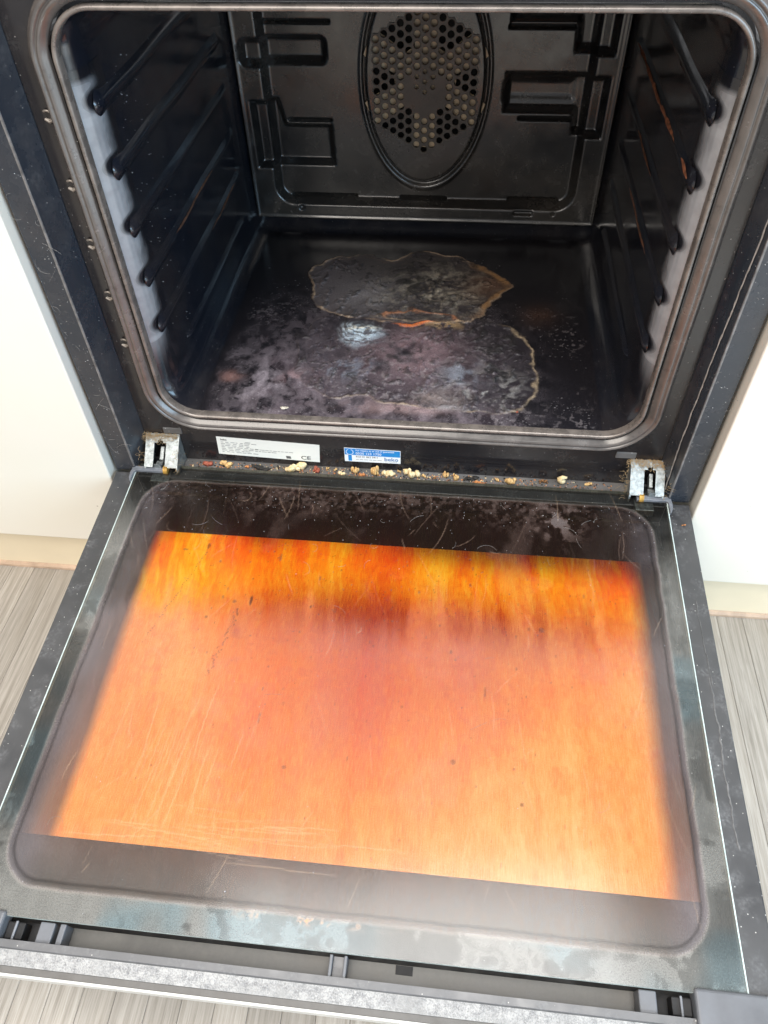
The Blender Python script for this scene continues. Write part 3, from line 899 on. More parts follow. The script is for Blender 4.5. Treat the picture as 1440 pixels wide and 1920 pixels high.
# pale reflector added under the glass to brighten the window, darker towards both sides
def m_reflector():
    n = N('pale_reflector_plate')
    sep = n.n('ShaderNodeSeparateXYZ', i_0=n.tc())
    wob = n.math('MULTIPLY', n.math('SUBTRACT', n.noise(18, 4), .5), .006)
    ax = n.math('ADD', sep.outputs[0], wob)
    left = n.ramp(ax, -.2465, -.2350); right = n.ramp(ax, .2345, .2520, 1, 0)
    m = n.math('MULTIPLY', left, right)
    m2 = n.math('MULTIPLY', n.ramp(ax, -.266, -.255), .20)
    m = n.math('MAXIMUM', m, n.math('MULTIPLY', m2, n.ramp(sep.outputs[1], -.20, -.34)))
    w = n.noise(12, 3)
    pale = n.mixc(n.ramp(w, .35, .7), (.93, .92, .89), (.88, .86, .82))
    return n.principled(n.mixc(m, (.016, .013, .012), pale), .5, spec=.3)
box('added_reflector', (-.268, .262, -.3615, -.0575, -.0305, -.0290), m_reflector(), door)
box('reflector_tray', (-.272, .272, -.425, -.006, DEP + .001, -.0325), M_dark, door)

# inner pane: glass with baked grease. Attributes: T = colour let through, haze = matt dirt and painted reflection, hcol = its colour
gx = np.linspace(-XP, XP, 600); gy = np.linspace(-.4235, .0085, 474)
X, Y = np.meshgrid(gx, gy, indexing='ij')
n1 = fbm(X * 16, Y * 16, 4, 201); n2 = fbm(X * 55, Y * 55, 4, 203)
XW_ = X + .007 * (fbm(X * 45, Y * 45, 3, 261) - .5) + .012 * (fbm(X * 13, Y * 13, 3, 263) - .5)
strk = fbm(XW_ * 90 + 6 * (Y * 1.2), Y * 7, 5, 205); strk2 = fbm(XW_ * 300, Y * 9, 4, 207); strk3 = fbm(XW_ * 26, Y * 4.5, 4, 209)
imp = sd_rrect(X, Y, -.2585, .2570, -.4035, -.0125, .034)      # print of the door seal
imp = imp + .0016 * (n2 - .5)
ins = press(imp, .002)
# film thickness: brown near the hinge side, thinning to the front right
fstr = fbm(XW_ * 420 + 30 * Y, Y * 16, 4, 211); mot = fbm(X * 150, Y * 110, 4, 213); swirl = fbm(X * 60 + 9 * n1, Y * 40 + 9 * n2, 5, 215)
tau = .86 + .25 * (n1 - .5) + .40 * (strk - .5) + .26 * (strk2 - .5) + .22 * (fstr - .5) + .26 * (mot - .5) + .25 * (swirl - .5)
soot = .32 * gauss(X, Y, -.035, -.155, .075, .036) * (.4 + 1.1 * sstep(.2, .8, strk))
soot += .34 * gauss(X, Y, .04, -.150, .16, .020) * sstep(.25, .75, strk) + .50 * gauss(X, Y, .125, -.158, .075, .026) * (.4 + 1.1 * sstep(.2, .8, strk))
soot += .24 * gauss(X, Y, .03, -.185, .10, .06) * (.4 + 1.2 * strk3)
soot += .16 * gauss(X, Y, -.02, -.26, .10, .07) * (.3 + 1.2 * strk3) + .12 * sstep(.45, .7, swirl) * sstep(-.36, -.2, Y)
soot += .07 * (fstr - .45) + .07 * (mot - .45)
tau += (.75 * (fstr - .5) + .75 * (fbm(XW_ * 200 + 60 * Y, Y * 22, 4, 217) - .5)) * sstep(-.20, -.12, Y)
tau += .40 * gauss(X, Y, .0, -.20, .12, .07) * (.5 + strk3)
tau += .55 * sstep(-.13, -.075, Y) * (.1 + 1.7 * sstep(.42, .66, strk))
tau += .45 * gauss(X, Y, .228, -.10, .012, .03)
tau -= .20 * gauss(X, Y, .15, -.34, .11, .10)
tau -= .12 * gauss(X, Y, -.15, -.36, .10, .05)
tau += .30 * np.exp(-((X + .006 + .003 * (n1 - .5)) / .0035) ** 2) * sstep(-.13, -.2, Y) * (.5 + n2)
soot += .5 * gauss(X + .18 * (Y + .19), Y, -.126, -.19, .005, .03) * sstep(.45, .6, n2)
wip = press(sd_rrect(X, Y, -.240, -.150 + 0 * X, -.163, -.04, .02) + .016 * (n2 - .5), .008)
tau = np.maximum(tau, .2)
kk = np.array([.012, .66, 1.75])
T = np.exp(-tau[..., None] * kk)
Ty = np.exp(-tau[..., None] * np.array([.008, .56, 3.4]))
my = np.clip(.95 * wip + .95 * sstep(-.160, -.095, Y + .05 * (strk - .5)), 0, 1)[..., None]
T = T * (1 - my) + Ty * my
T *= np.exp(-np.maximum(soot, 0)[..., None] * np.array([.50, .92, 1.7]))
clear = np.array([.55, .57, .56])
T = T * ins[..., None] + clear * (1 - ins[..., None])
# burnt band at the hinge side, thick towards the seal print
burn = np.clip(sstep(-.085, -.045, Y + .03 * (n1 - .5)) + .85 * sstep(-.100, -.070, Y + .012 * (strk - .5)) * sstep(-.06, .10, X), 0, 1) * ins
T *= (1 - .62 * burn)[..., None]
haze = .012 + .03 * sstep(.5, .75, n1) * sstep(.4, .7, n2) + .030 * sstep(-.13, -.185, Y + .03 * (n1 - .5)) * (.6 + .8 * n1) * (1 - .6 * wip)
veil = sstep(-.135, -.185, Y + .05 * (strk - .5) + .04 * (n1 - .5)) * (1 - .55 * sstep(-.25, -.38, Y)) * (.45 + .5 * strk3 + .35 * (swirl - .5) + .3 * (fstr - .5))
veil *= (1 - .75 * gauss(X, Y, .20, -.30, .08, .12))
haze = haze + .115 * np.clip(veil, 0, 2) * ins
hc = np.zeros(X.shape + (3,)); hc[:] = (.70, .47, .40)
outm = 1 - ins
marb = sstep(.36, .66, fbm(X * 30 + 3 * n2, Y * 15, 5, 221))
teal = np.array([.29, .38, .40]); grey = np.array([.36, .355, .33])
frontness = sstep(-.06, -.40, Y)
hz_out = .025 + .05 * n1 + (.065 + .05 * sstep(.2, .26, X)) * sstep(-.04, -.10, Y) * (.5 + n1) + .20 * marb * frontness ** 1.5 + .10 * sstep(.46, .70, fbm(X * 60, Y * 10, 4, 223)) * sstep(.1, .26, X) * sstep(-.05, -.12, Y)
hz_out = hz_out + .10 * sstep(-.39, -.41, Y) * (.5 + fbm(X * 120, Y * 30, 4, 227))
lp_ = sstep(-.018, -.03, Y) * sstep(-.200, -.188, Y)  # pale reflection on the pane borders, painted into the haze
hz_out = hz_out + lp_ * (.20 * sstep(-.25, -.262, X) + .10 * sstep(.25, .262, X)) * (.5 + .9 * marb)
haze = haze * ins + hz_out * outm
tm = (sstep(.40, .62, fbm(X * 15, Y * 15, 3, 225)) * sstep(-.10, -.22, Y))[..., None]
hc = hc * ins[..., None] + (teal * tm + grey * (1 - tm)) * (.30 + .70 * sstep(-.03, -.12, Y))[..., None] * outm[..., None]
fr = sstep(-.34, -.40, Y) * ins
haze += (.028 + .035 * sstep(-.15, .15, X)) * fr * (.6 + .8 * n1)
hc = hc * (1 - fr[..., None]) + np.array([.55, .545, .52]) * fr[..., None]
sidehz = ins * sstep(.215, .25, np.abs(X)) * (.5 + n1)
haze += .045 * sidehz; hc = hc * (1 - .8 * np.clip(sidehz, 0, 1)[..., None]) + np.array([.52, .48, .52]) * .8 * np.clip(sidehz, 0, 1)[..., None]
# seal print line
pl = np.exp(-((imp - .0005) / .0013) ** 2) * (.25 + .75 * fbm(X * 30, Y * 30, 4, 231))
haze = np.clip(haze + .20 * pl, 0, 1); hc = hc * (1 - .7 * pl[..., None].clip(0, 1)) + np.array([.42, .40, .36]) * .7 * pl[..., None].clip(0, 1)
pl2 = np.exp(-((imp + .0045) / .0012) ** 2)
haze = haze * (1 - .5 * pl2); T *= (1 - .45 * pl2 * ins)[..., None]
# rust-orange crumbs baked along the front print line
ru = gauss(X, Y, -.02, -.4065, .045, .0028) * sstep(.50, .64, fbm(X * 300, Y * 320, 3, 241)) * sstep(.4, .6, fbm(X * 60, Y * 10, 2, 243))
haze = np.clip(haze + .45 * ru, 0, 1); hc = hc * (1 - ru[..., None].clip(0, 1)) + np.array([.50, .25, .11]) * ru[..., None].clip(0, 1)
# grey crust at the hinge end
cr = sstep(.52, .66, fbm(X * 110, Y * 110, 4, 251)) * gauss(X, Y, .165, -.034, .02, .022)
cr += .20 * sstep(.42, .72, fbm(X * 300, Y * 300, 4, 253)) * sstep(-.060, -.02, Y) * (.3 + 1.2 * sstep(.35, .65, n1)) * ins
haze = np.clip(haze + .22 * cr, 0, 1); hc = hc * (1 - .7 * cr[..., None].clip(0, 1)) + np.array([.36, .34, .35]) * .7 * cr[..., None].clip(0, 1)
# dark baked drops and spots
dk = np.zeros(X.shape)
rr = random.Random(5)
def spot(x, y, rx, ry, k):
    global dk
    i0, i1 = np.searchsorted(gx, (x - 4 * rx, x + 4 * rx)); j0, j1 = np.searchsorted(gy, (y - 4 * ry, y + 4 * ry))
    sl = (slice(i0, i1), slice(j0, j1))
    dk[sl] = np.maximum(dk[sl], k * press(np.hypot((X[sl] - x) / rx, (Y[sl] - y) / ry) - 1 + .6 * (n2[sl] - .5), .3))
for _ in range(380):
    x = rr.gauss(0, .13); y = -.075 - abs(rr.gauss(0, .075))
    q = rr.uniform(.0004, .0006) if rr.random() < .9 else rr.uniform(.0006, .0012)
    if abs(x) < .23: spot(x, y, q, q * rr.uniform(.9, 2.2), rr.uniform(.12, .65))
for _ in range(110):
    x = rr.uniform(-.22, .23); y = rr.uniform(-.37, -.12)
    spot(x, y, rr.uniform(.0004, .0007), rr.uniform(.0005, .0020), rr.uniform(.15, .6))
for (x, y, a, b, k) in ((-.1186, -.150, .0014, .0055, .8), (-.134, -.152, .0018, .0016, .6), (.074, -.2837, .0024, .0024, .5), (.1466, -.1585, .0022, .0022, .5), (.128, -.312, .0014, .0014, .6),
                        (-.173, -.092, .0014, .003, .6), (-.195, -.098, .0028, .0011, .5), (-.1, -.10, .0012, .004, .5), (.098, -.222, .001, .005, .4), (-.088, -.262, .001, .005, .4), (-.06, -.30, .002, .0014, .5)):
    spot(x, y, a, b, k)
for k in range(46):
    spot(-.172 - .0016 * k * .5 + rr.gauss(0, .0006), -.095 - .0024 * k, .0006, .0008, rr.uniform(.2, .8))
    spot(-.128 - .0006 * k * .5 + rr.gauss(0, .0012), -.16 - .0015 * k, .0008, .001, rr.uniform(.2, .7))
T *= (1 - .88 * dk)[..., None]
haze = haze + .25 * dk * (rng.random(X.shape) > .5)
hc = hc * (1 - dk[..., None]) + np.array([.16, .07, .05]) * dk[..., None]
# fine light scratches
sc = np.zeros(X.shape)
def scratch(x, y, a, l, bend, k):
    m = max(6, int(l / .0006)); t = np.linspace(0, 1, m)
    ang = a + bend * (t - .5)
    px_ = x + np.cumsum(np.cos(ang)) * l / m; py_ = y + np.cumsum(np.sin(ang)) * l / m
    i = np.round((px_ + XP) / (2 * XP) * 599).astype(int); j = np.round((py_ + .4235) / .432 * 473).astype(int)
    ok = (i >= 0) & (i < 600) & (j >= 0) & (j < 474)
    sc[i[ok], j[ok]] = np.maximum(sc[i[ok], j[ok]], k * np.sin(np.pi * t[ok]) ** .4)
for _ in range(150): scratch(rr.uniform(-.25, .25), rr.uniform(-.40, -.03), rr.gauss(1.5, .35), rr.uniform(.008, .05), rr.gauss(0, .3), rr.uniform(.08, .5))
for _ in range(26): scratch(rr.gauss(-.15, .02), rr.uniform(-.37, -.30), rr.gauss(1.45, .06), rr.uniform(.03, .08), rr.gauss(0, .1), rr.uniform(.25, .6))
for _ in range(22): scratch(rr.gauss(-.13, .05), rr.gauss(-.352, .008), rr.gauss(-.05, .06), rr.uniform(.04, .11), rr.gauss(0, .15), rr.uniform(.25, .6))
for _ in range(12): scratch(rr.uniform(-.23, .23), rr.uniform(-.30, -.03), rr.uniform(0, 3.1), rr.uniform(.006, .03), rr.gauss(0, 1.4), rr.uniform(.25, .6))
haze = np.clip(haze + .20 * sc, 0, 1); hc = hc * (1 - sc[..., None]) + np.array([.92, .62, .36]) * sc[..., None]
hz = 0 * pl
V = np.stack([X, Y, hz], -1).reshape(-1, 3)
nv = len(V)
F = grid_faces(600, 474); idx = [0] * len(F)
V = list(map(tuple, V))
x0, x1, y0, y1 = -XP, XP, -.4235, .0085
ring = [i * 474 for i in range(600)] + [599 * 474 + j for j in range(1, 474)] + [i * 474 + 473 for i in range(598, -1, -1)] + [j for j in range(472, 0, -1)]
b = len(V)
V += [(V[r][0], V[r][1], -.004) for r in ring]
m = len(ring)
for k in range(m):
    F.append((ring[k], b + k, b + (k + 1) % m, ring[(k + 1) % m])); idx.append(1)
def m_pane():
    n = N('greasy_oven_glass')
    fine = n.noise(1, 1, .6, n.mapped((1300, 90, 1))); grain = n.noise(1000, 1, .6)
    g = n.ramp(n.math('ADD', n.math('MULTIPLY', fine, .6), n.math('MULTIPLY', grain, .4)), .30, .70, .50, 1.55)
    T_ = n.n('ShaderNodeGamma', i_0=n.attr('T', 'Color'), i_1=g).outputs[0]
    tr = n.n('ShaderNodeBsdfTransparent', i_0=T_)
    df = n.n('ShaderNodeBsdfDiffuse', i_0=n.attr('hcol', 'Color'))
    hz_ = n.attr('haze')
    hz_ = n.math('MULTIPLY', hz_, n.ramp(grain, .3, .7, .8, 1.2))
    mx = n.n('ShaderNodeMixShader', i_0=n.math('MINIMUM', hz_, 1.0)); n.put(mx.inputs[1], tr.outputs[0]); n.put(mx.inputs[2], df.outputs[0])
    gl = n.n('ShaderNodeBsdfGlossy', i_0=(1, 1, 1), i_Roughness=.17)
    fr_ = n.n('ShaderNodeFresnel', i_0=1.5)
    m2 = n.n('ShaderNodeMixShader', i_0=fr_.outputs[0]); n.put(m2.inputs[1], mx.outputs[0]); n.put(m2.inputs[2], gl.outputs[0])
    n.t.links.new(m2.outputs[0], n.out.inputs[0]); return n.m
pane = mk('inner_glass_pane', V, F, [m_pane(), M_glassedge], door, idx=idx)
tag(pane, 'inner door glass coated in streaky orange brown baked grease')
ext = len(ring)
def padc(a): return np.concatenate([a.reshape(nv, -1), np.zeros((ext, a.reshape(nv, -1).shape[1]))])
setattr_c(pane.data, 'T', padc(T)); setattr_c(pane.data, 'hcol', padc(hc)); setattr_f(pane.data, 'haze', padc(np.clip(haze, 0, 1)))

for s in (-1, 1):
    for y_ in (-.1995, -.2085):
        box('pane_support', (s * .2665 - .0068, s * .2665 + .0068, y_ - .0028, y_ + .0028, -.012, -.0045), M_dark, door, None, .0008)
# pale bevelled glass edge line on both long sides
for s in (-1, 1):
    prism('pane_edge_bead', [(s * XP, -.0012), (s * (XP + .0011), -.0012), (s * (XP + .0011), .0002), (s * (XP + .0001), .0004)][::s], 'y', -.4232, -.004, M_glassedge, door)

# end of the door: channel, posts, rail, trim
box('channel_floor', (-.27, .27, -.4385, -.4245, -.021, -.0185), m_simple('channel_grey_brown', (.105, .10, .09), .45, 0, .4, 30), door)
for x, w in ((-.2090, .0055), (-.1975, .0022), (.2100, .0058)):
    box('channel_post', (x - w, x + w, -.4382, -.4245, -.0182, -.0035), M_capgrey, door, None, .0008)
for x in (-.0035, .0066):
    box('channel_rib', (x - .0011, x + .0011, -.4382, -.4245, -.0182, -.0025), M_capgrey, door, None, .0005)
box('rib_web', (-.0022, .0053, -.4382, -.4250, -.0182, -.0080), M_rail, door)
for x in (.047, ):
    box('drain_hole', (x - .006, x + .006, -.4305, -.4248, -.0184, -.0178), M_dark, door, None, .0001)
box('dark_end', (-.238, -.216, -.4384, -.4244, -.0184, -.0176), M_dark, door)
box('dark_end', (.217, .238, -.4384, -.4244, -.0184, -.0176), M_dark, door)
XE = .2985
prism('end_rail', [(-.4385, -.030), (-.4385, -.0022), (-.4378, -.0014), (-.4425, -.0016), (-.4432, -.0028), (-.4432, -.030)], 'x', -XE, XE, M_rail, door, None)
prism('textured_trim', [(-.4434, -.028), (-.4434, -.0032), (-.4445, -.0036), (-.4530, -.0062), (-.4530, -.028)], 'x', -XE, XE, M_dustrail, door, None)
prism('dark_trim', [(-.4532, -.028), (-.4532, -.0072), (-.4572, -.0082), (-.4572, -.028)], 'x', -XE, XE, M_stripdark, door, None)
prism('pale_edge', [(-.4574, -.028), (-.4574, -.0078), (-.4590, -.0082), (-.4590, -.028)], 'x', -XE, XE, M_stripwhite, door, None)
# corner caps
for s in (-1, 1):
    xa, xb = sorted((s * .2395, s * .2950))
    cap = box('corner_cap', (xa, xb, -.4640, -.4205, -.012, .0026), M_capgrey, door, None, .0022, 3)
    xa, xb = sorted((s * .2800, s * .3010))
    box('cap_edge', (xa, xb, -.4640, -.4230, -.012, .0018), M_capgrey, cap, None, .0012)
    xa, xb = sorted((s * .2855, s * .2985))
    box('cap_tab', (xa, xb, -.4236, -.4210, .0008, .0030), M_clip, cap, None, .0010)
    xa, xb = sorted((s * .226, s * .2392))
    box('cap_latch', (xa, xb, -.4370, -.4260, -.0172, -.0060), M_dark, cap, None, .0008)
    box('latch_wire', (s * .232 - .0008, s * .232 + .0008, -.4375, -.4255, -.0058, -.0040), M_clip, cap, None, .0004)
# plastic seal corners at the hinge end of the pane
for s in (-1, 1):
    P2 = [(s * .2450, -.0032), (s * .2450, .0028), (s * .2760, .0028), (s * .2785, .0010), (s * .2797, -.0060), (s * .2790, -.0130), (s * .2768, -.0180), (s * .2757, -.0178), (s * .2762, -.0120), (s * .2755, -.0045), (s * .2740, -.0030)]
    prism('corner_clip', P2[::s], 'z', -.0010, .0030, M_clip, door, None, .0006)

# dried drip along the right hand side rail and on the pane border
def drip(pts, w, mat, parent, z, name):
    V = []; n = len(pts)
    for i, (x, y) in enumerate(pts):
        ww = w * (.5 + rr.random()) * (1 if 0 < i < n - 1 else .2)
        for d, zz in ((-ww, z), (0, z + .0003), (ww, z)): V.append((x + d, y, zz))
    return mk(name, V, grid_faces(n, 3), mat, parent, smooth=True)
M_drip = m_simple('dried_drip_pale', (.115, .112, .112), .5, 0, .4, 200)
def wander(x, y0, y1, n, amp, sd):
    r = random.Random(sd); out = []; dx = 0
    for i in range(n):
        dx += r.gauss(0, amp); dx *= .9
        out.append((x + dx, y0 + (y1 - y0) * i / (n - 1)))
    return out
drip(wander(.2865, -.19, -.33, 50, .0005, 4), .0006, M_drip, door, -.0014, 'drip_mark')
drip(wander(.2880, -.115, -.20, 30, .0004, 5), .0003, M_drip, door, -.0014, 'drip_mark')

# crack of old sealant running down the right hand return
V = []
r = random.Random(8); dx = 0
for i in range(90):
    z = .006 + .34 * i / 89; dx += r.gauss(0, .0005); dx *= .9
    t = .30 + .10 * math.sin(z * 14) + dx * 20
    t = min(max(t, .08), .75)
    x = XF + (XW - XF) * t; y = YR * t; w = .0006 + .0005 * r.random()
    for k in (-1, 0, 1): V.append((x - .0004 - (.0004 if k == 0 else 0) + k * w * .3, y - .0004 - k * w, z))
mk('sealant_crack', V, grid_faces(90, 3), m_simple('old_sealant_grey', (.33, .31, .29), .6, 0, .35, 200), oven, OI, smooth=True)

# ------------------------------------------------------------------ crumbs: larger ones are things
def crumb_mesh(seed, sx, sy, sz, lump=.45):
    """a broken crumb: several ragged lobes grown together"""
    r = random.Random(seed); bm = bmesh.new()
    n = r.choice((6, 7, 8)) if sx > .003 else 4
    for k in range(n):
        t = (k + .5) / n * 2 - 1
        c = Vector((t * sx * .72 + r.uniform(-.1, .1) * sx, r.uniform(-.5, .5) * sy, (.2 + r.uniform(0, .7)) * sz))
        q = r.uniform(.30, .62)
        rad = Vector((max(sx * q * .75, sx / n), sy * q, sz * q))
        g = bmesh.ops.create_icosphere(bm, subdivisions=2 if sx < .003 else 3, radius=1)['verts']
        o1, o2 = r.uniform(0, 50), r.uniform(0, 50)
        for v in g:
            d = v.co.normalized()
            f = .40 + 1.15 * float(fbm(np.array(d.x * 1.7 + o1 + d.z * .9), np.array(d.y * 1.7 + o2 - d.z * 1.1), 3, seed))
            v.co = Vector((c.x + d.x * rad.x * f, c.y + d.y * rad.y * f, max(c.z + d.z * rad.z * f, 0)))
    me = bpy.data.meshes.new('crumb'); bm.to_mesh(me); bm.free()
    me.polygons.foreach_set('use_smooth', [True] * len(me.polygons)); return me
def m_crumb(name, a, b):
    n = N(name); w = n.noise(320, 5, .65)
    return n.principled(n.mixc(n.ramp(w, .35, .65), a, b), .65, spec=.3, normal=n.bump(n.noise(700, 4), .9, .0012))
MC = {'pale': m_crumb('crumb_pale', (.84, .72, .48), (.66, .46, .20)), 'tan': m_crumb('crumb_tan', (.74, .52, .24), (.46, .25, .09)),
      'orange': m_crumb('crumb_orange', (.62, .28, .10), (.42, .15, .06)), 'red': m_crumb('crumb_red', (.40, .12, .07), (.24, .06, .04)),
      'brown': m_crumb('crumb_brown', (.30, .15, .06), (.14, .065, .03)), 'black': m_crumb('crumb_black', (.018, .017, .016), (.04, .036, .032)),
      'white': m_crumb('flake_white', (.7, .66, .58), (.5, .45, .36))}
ZL = -.0081
crumbs = [
 (-.2035, .0205, .0055, .0030, .0026, 'red', 'reddish brown crumb on the sill, nearest to the left hinge'),
 (-.1829, .0190, .0060, .0032, .0032, 'tan', 'tan crumb on the sill below the left end of the white label'),
 (-.1602, .0200, .0026, .0020, .0020, 'orange', 'small orange red crumb on the sill below the left half of the white label'),
 (-.1445, .0182, .0095, .0034, .0022, 'black', 'wide charred black crumb on the sill below the white label'),
 (-.1074, .0190, .0098, .0042, .0046, 'pale', 'largest pale yellow crumb on the sill, below the CE mark'),
 (-.0847, .0190, .0036, .0030, .0028, 'red', 'round red crumb on the sill at the right end of the white label'),
 (-.0728, .0235, .0020, .0017, .0019, 'tan', 'tiny tan crumb close to the plate in the gap between the two stickers'),
 (-.0644, .0222, .0021, .0018, .0018, 'tan', 'tiny tan crumb on the sill just left of the blue sticker'),
 (-.0574, .0172, .0033, .0022, .0020, 'pale', 'small flat pale crumb on the sill below the left edge of the blue sticker'),
 (-.0430, .0205, .0042, .0034, .0052, 'tan', 'upright tan crumb on the sill below the spanner of the blue sticker'),
 (-.0355, .0170, .0030, .0020, .0020, 'orange', 'small orange crumb on the sill below the phone number sticker'),
 (-.0219, .0215, .0044, .0036, .0050, 'tan', 'knobbly tan crumb on the sill below the middle of the blue sticker'),
 (-.0067, .0188, .0062, .0034, .0036, 'pale', 'pale crumb with an orange side below the right half of the blue sticker'),
 (.0035, .0245, .0020, .0017, .0020, 'tan', 'tiny tan crumb close to the plate below the right edge of the blue sticker'),
 (.0163, .0205, .0075, .0038, .0048, 'pale', 'big pale lumpy crumb on the sill just right of the blue sticker'),
 (.0300, .0205, .0020, .0018, .0022, 'tan', 'tiny tan crumb on the sill beside the big pale crumb right of the blue sticker'),
 (.0414, .0185, .0022, .0018, .0014, 'brown', 'tiny brown crumb on the sill left of a pair of tan crumbs'),
 (.0530, .0225, .0036, .0026, .0038, 'tan', 'left one of a pair of tan crumbs on the middle of the sill'),
 (.0637, .0205, .0030, .0024, .0038, 'tan', 'right one of a pair of tan crumbs on the middle of the sill'),
 (.0789, .0195, .0070, .0034, .0020, 'black', 'flat charred black crumb on the sill right of the pair of tan crumbs'),
 (.0885, .0155, .0050, .0014, .0014, 'orange', 'long thin orange crumb in front of the black crumb on the sill'),
 (.1062, .0210, .0023, .0019, .0022, 'tan', 'tiny tan crumb on the sill right of the black crumb'),
 (.1206, .0190, .0050, .0032, .0034, 'tan', 'large tan crumb in the right half of the sill'),
 (.1521, .0210, .0022, .0019, .0026, 'brown', 'left one of two small brown crumbs beside the tall pale crumb'),
 (.1575, .0218, .0020, .0018, .0024, 'brown', 'right one of two small brown crumbs beside the tall pale crumb'),
 (.2004, .0225, .0034, .0020, .0019, 'tan', 'rightmost tan crumb on the sill, near the right hinge'),
]
for i, (x, y, a, b_, c, m, lb) in enumerate(crumbs):
    me = crumb_mesh(40 + i, a * 1.15, b_ * 1.35, c * 1.5); me.materials.append(MC[m])
    o = bpy.data.objects.new('crumb', me); link(o); o.location = (x, y, ZL); o.rotation_euler.z = .3 * math.sin(i * 2.1)
    tag(o, lb, 'crumb', 'food crumbs on the sill')
# curled pale crumb
bm = bmesh.new()
pts = [(.0024, 0, .0105), (-.0008, 0, .0112), (-.0030, 0, .0085), (-.0026, 0, .0055), (-.0004, 0, .0030), (.0012, 0, .0024)]
rad = [.0016, .0026, .0030, .0032, .0034, .0018]
V = []; F = []
r = random.Random(77)
for i, (p, q) in enumerate(zip(pts, rad)):
    for k in range(12):
        a = 2 * math.pi * k / 12; q2 = q * (1 + .18 * (r.random() - .5))
        t = Vector(pts[min(i + 1, 5)]) - Vector(pts[max(i - 1, 0)]); t.normalize(); u = Vector((0, 1, 0)); w = t.cross(u)
        V.append(Vector(p) + (u * math.cos(a) * .8 + w * math.sin(a)) * q2)
for i in range(5):
    for k in range(12): F.append((i * 12 + k, i * 12 + (k + 1) % 12, (i + 1) * 12 + (k + 1) % 12, (i + 1) * 12 + k))
F += [tuple(range(11, -1, -1)), tuple(range(60, 72))]
bm.free()
V = [Vector((v.x * 1.15, v.y, max(v.z * .82, 0))) for v in V]
o = mk('crumb', V, F, MC['pale'], smooth=True); o.location = (.1748, .0225, ZL)
tag(o, 'tall curled pale crumb standing on the right half of the sill', 'crumb', 'food crumbs on the sill')
# others lying about
def loose(name, loc, a, b_, c, m, lb, rz=0.):
    me = crumb_mesh(hash(lb) % 97 if False else len(lb), a, b_, c); me.materials.append(MC[m])
    o = bpy.data.objects.new(name, me); link(o); o.location = loc; o.rotation_euler.z = rz
    tag(o, lb, 'crumb')
loose('crumb', (.2882, -.0295, ZDP - TILT * .0295 - .0014), .0022, .0016, .0014, 'orange', 'lone orange crumb on the right side rail of the open door')
loose('crumb', (.1208, .0531, ZF + .0006), .0012, .0030, .0010, 'red', 'reddish chip on the cavity floor right of the burnt patch', .3)
loose('crumb', (-.1156, .0420, ZF + .0006), .0045, .0025, .0006, 'white', 'pale flat flake on the cavity floor near its front edge', .4)
# fine crumbs and fluff: nobody could count them
def scatter(name, pts, mat, label, cat, parent=None):
    V = []; F = []; r = random.Random(len(pts))
    for (x, y, z, s) in pts:
        b = len(V); q = [r.uniform(.5, 1.4) for _ in range(6)]
        V += [(x + s * q[0], y, z), (x - s * q[1], y, z), (x, y + s * q[2], z), (x, y - s * q[3], z), (x, y, z + s * q[4]), (x, y, z - s * .4 * q[5])]
        F += [(b, b + 2, b + 4), (b + 2, b + 1, b + 4), (b + 1, b + 3, b + 4), (b + 3, b, b + 4), (b + 2, b, b + 5), (b + 1, b + 2, b + 5), (b + 3, b + 1, b + 5), (b, b + 3, b + 5)]
    o = mk(name, V, F, mat); tag(o, label, cat, kind='stuff'); return o
r = random.Random(21)
scatter('crumb_dust', [(r.uniform(-.225, .225), r.uniform(.0145, .0255), ZL + .0002, r.uniform(.0003, .0011)) for _ in range(260)], MC['orange'], 'fine brown crumb dust on the sill', 'crumbs')
scatter('pale_crumb_dust', [(max(-.22, min(.22, r.gauss(-.02, .09))), r.uniform(.0145, .0255), ZL + .0002, r.uniform(.0003, .0010)) for _ in range(170)], MC['pale'], 'fine pale crumb dust on the sill', 'crumbs')
scatter('dark_crumb_dust', [(r.uniform(-.225, .225), r.uniform(.0145, .0255), ZL + .0002, r.uniform(.0003, .0012)) for _ in range(260)], MC['black'], 'fine charred dust on the sill', 'crumbs')
M_speck = m_simple('white_speck', (.66, .66, .66), .6)
def wallpts(n):
    out = []
    for _ in range(n):
        y = .05 + abs(r.gauss(0, .05)); z = r.uniform(.11, .36)
        out.append((-XC + .0004, y + .02, z, r.uniform(.00015, .00048)))
    return out
scatter('wall_specks', wallpts(90), M_speck, 'white dust specks on the left cavity wall', 'specks')
scatter('rail_specks', [(s_ * r.uniform(XF + .002, W - .001), -.0006, r.uniform(.01, .36) ** 1.0, r.uniform(.00012, .0004)) for s_ in (-1, 1) for _ in range(50)], M_speck, 'white dust specks on the oven side columns', 'specks')
def dz(y): return ZDP + TILT * y
scatter('door_specks', [(x, y, dz(y) + .0002, r.uniform(.00014, .0004)) for x, y in ([(r.uniform(-.26, .26), -.012 - abs(r.gauss(0, .03))) for _ in range(240)] + [(r.uniform(-.27, .27), r.uniform(-.42, -.02)) for _ in range(120)])], M_speck, 'white dust specks on the open door glass', 'specks')
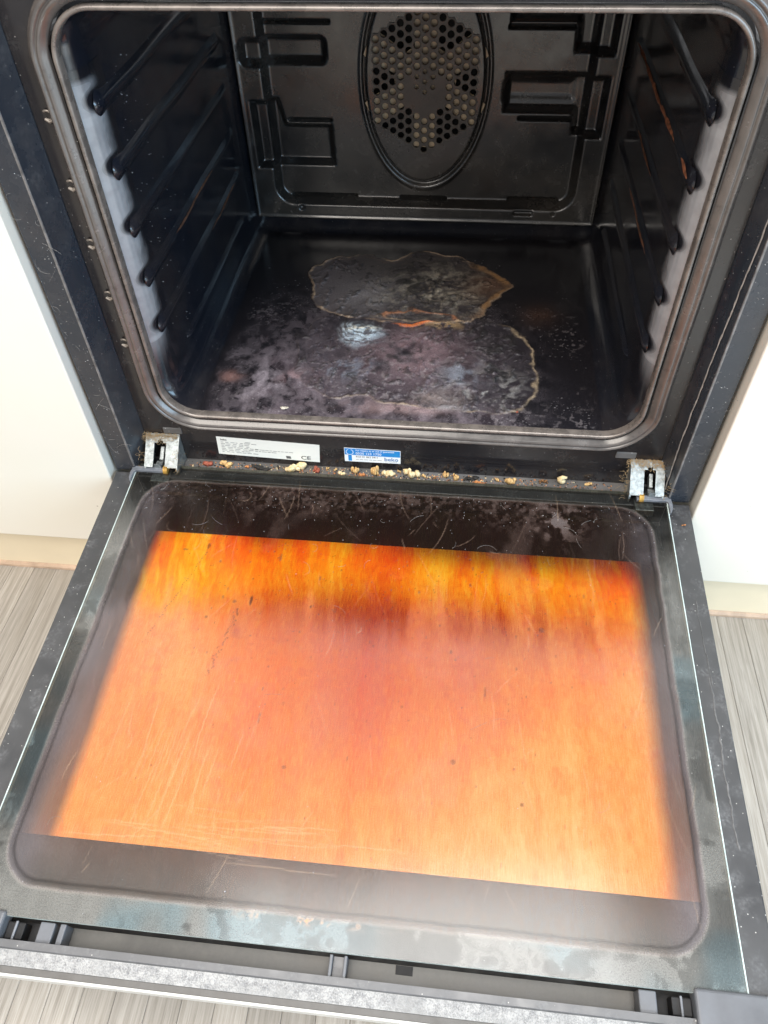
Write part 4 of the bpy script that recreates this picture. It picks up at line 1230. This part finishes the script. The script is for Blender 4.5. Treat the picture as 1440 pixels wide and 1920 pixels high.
def fibres(name, items, mat, label, cat):
    V = []; F = []
    for (p, d, l, bend, up, rad) in items:
        p = Vector(p); b = len(V); n = 9
        a = math.atan2(d[1], d[0]); 
        for i in range(n):
            t = i / (n - 1); ang = a + bend * (t - .5)
            if i: p = p + (Vector((math.cos(ang), math.sin(ang) if up[2] else 0, 0 if up[2] else math.sin(ang)))) * (l / n)
            tx = Vector((-math.sin(ang), math.cos(ang), 0)) if up[2] else Vector((-math.sin(ang), 0, math.cos(ang)))
            h = Vector(up) * (rad * 1.2 + .0006 * math.sin(math.pi * t))
            q = p + h
            if up[2]: q.z += TILT * (q.y - items_y0(p)) if False else 0
            for v in (tx * rad, -tx * rad, Vector(up) * rad * 1.4): V.append(q + v)
        for i in range(n - 1):
            for k in range(3): F.append((b + i * 3 + k, b + i * 3 + (k + 1) % 3, b + (i + 1) * 3 + (k + 1) % 3, b + (i + 1) * 3 + k))
    o = mk(name, V, F, mat); tag(o, label, cat, kind='stuff'); return o
M_fibre = m_simple('fibre_pale', (.26, .24, .22), .7)
its = []
for _ in range(24):
    x, y = r.uniform(-.25, .25), -.01 - abs(r.gauss(0, .06)); a = r.uniform(0, 6.28)
    its.append(((x, y, dz(y)), (math.cos(a), math.sin(a)), r.uniform(.008, .026), r.gauss(0, 1.6), (0, 0, 1), .00009))
for _ in range(10):
    x, y = r.uniform(-.25, .25), r.uniform(-.4, -.05); a = r.uniform(0, 6.28)
    its.append(((x, y, dz(y)), (math.cos(a), math.sin(a)), r.uniform(.008, .02), r.gauss(0, 1.6), (0, 0, 1), .00008))
fibres('door_fibres', its, M_fibre, 'stray hairs lying on the open door glass', 'fibres')
its = []
for _ in range(20):
    x, z = -r.uniform(XF + .001, W), r.uniform(.0, .30); a = r.uniform(0, 6.28)
    its.append(((x, -.0008, z), (math.cos(a), math.sin(a)), r.uniform(.004, .022), r.gauss(0, 1.6), (0, -1, 0), .00008))
for _ in range(10):
    x, z = r.uniform(XF + .001, W), r.uniform(.0, .25); a = r.uniform(0, 6.28)
    its.append(((x, -.0008, z), (math.cos(a), math.sin(a)), r.uniform(.004, .012), r.gauss(0, 1.6), (0, -1, 0), .00008))
fibres('column_fibres', its, M_fibre, 'stray hairs clinging to the oven side columns', 'fibres')
M_lint = m_simple('lint_tan', (.40, .28, .15), .9)
its = []
for (x0_, x1_) in ((-.268, -.232), (.234, .272)):
    for _ in range(300):
        t = abs(r.gauss(0, .12)); x = r.uniform(x0_, x1_); a = r.uniform(0, 6.28)
        y = YR - .0005 - .028 * t; z = .0275 - .023 * t + .0005
        its.append(((x, y, z), (math.cos(a), math.sin(a)), r.uniform(.002, .007), r.gauss(0, 2.5), (0, -.64, .77), .00018))
    for _ in range(60):
        x = r.choice((x0_, x1_)) + r.gauss(0, .0015); a = r.uniform(0, 6.28)
        its.append(((x, r.uniform(-.004, .02), r.uniform(-.004, .02)), (math.cos(a), math.sin(a)), r.uniform(.003, .010), r.gauss(0, 2.5), (0, -.64, .77), .00014))
fibres('hinge_lint', its, M_lint, 'tan fluff gathered on top of the two door hinges', 'lint')
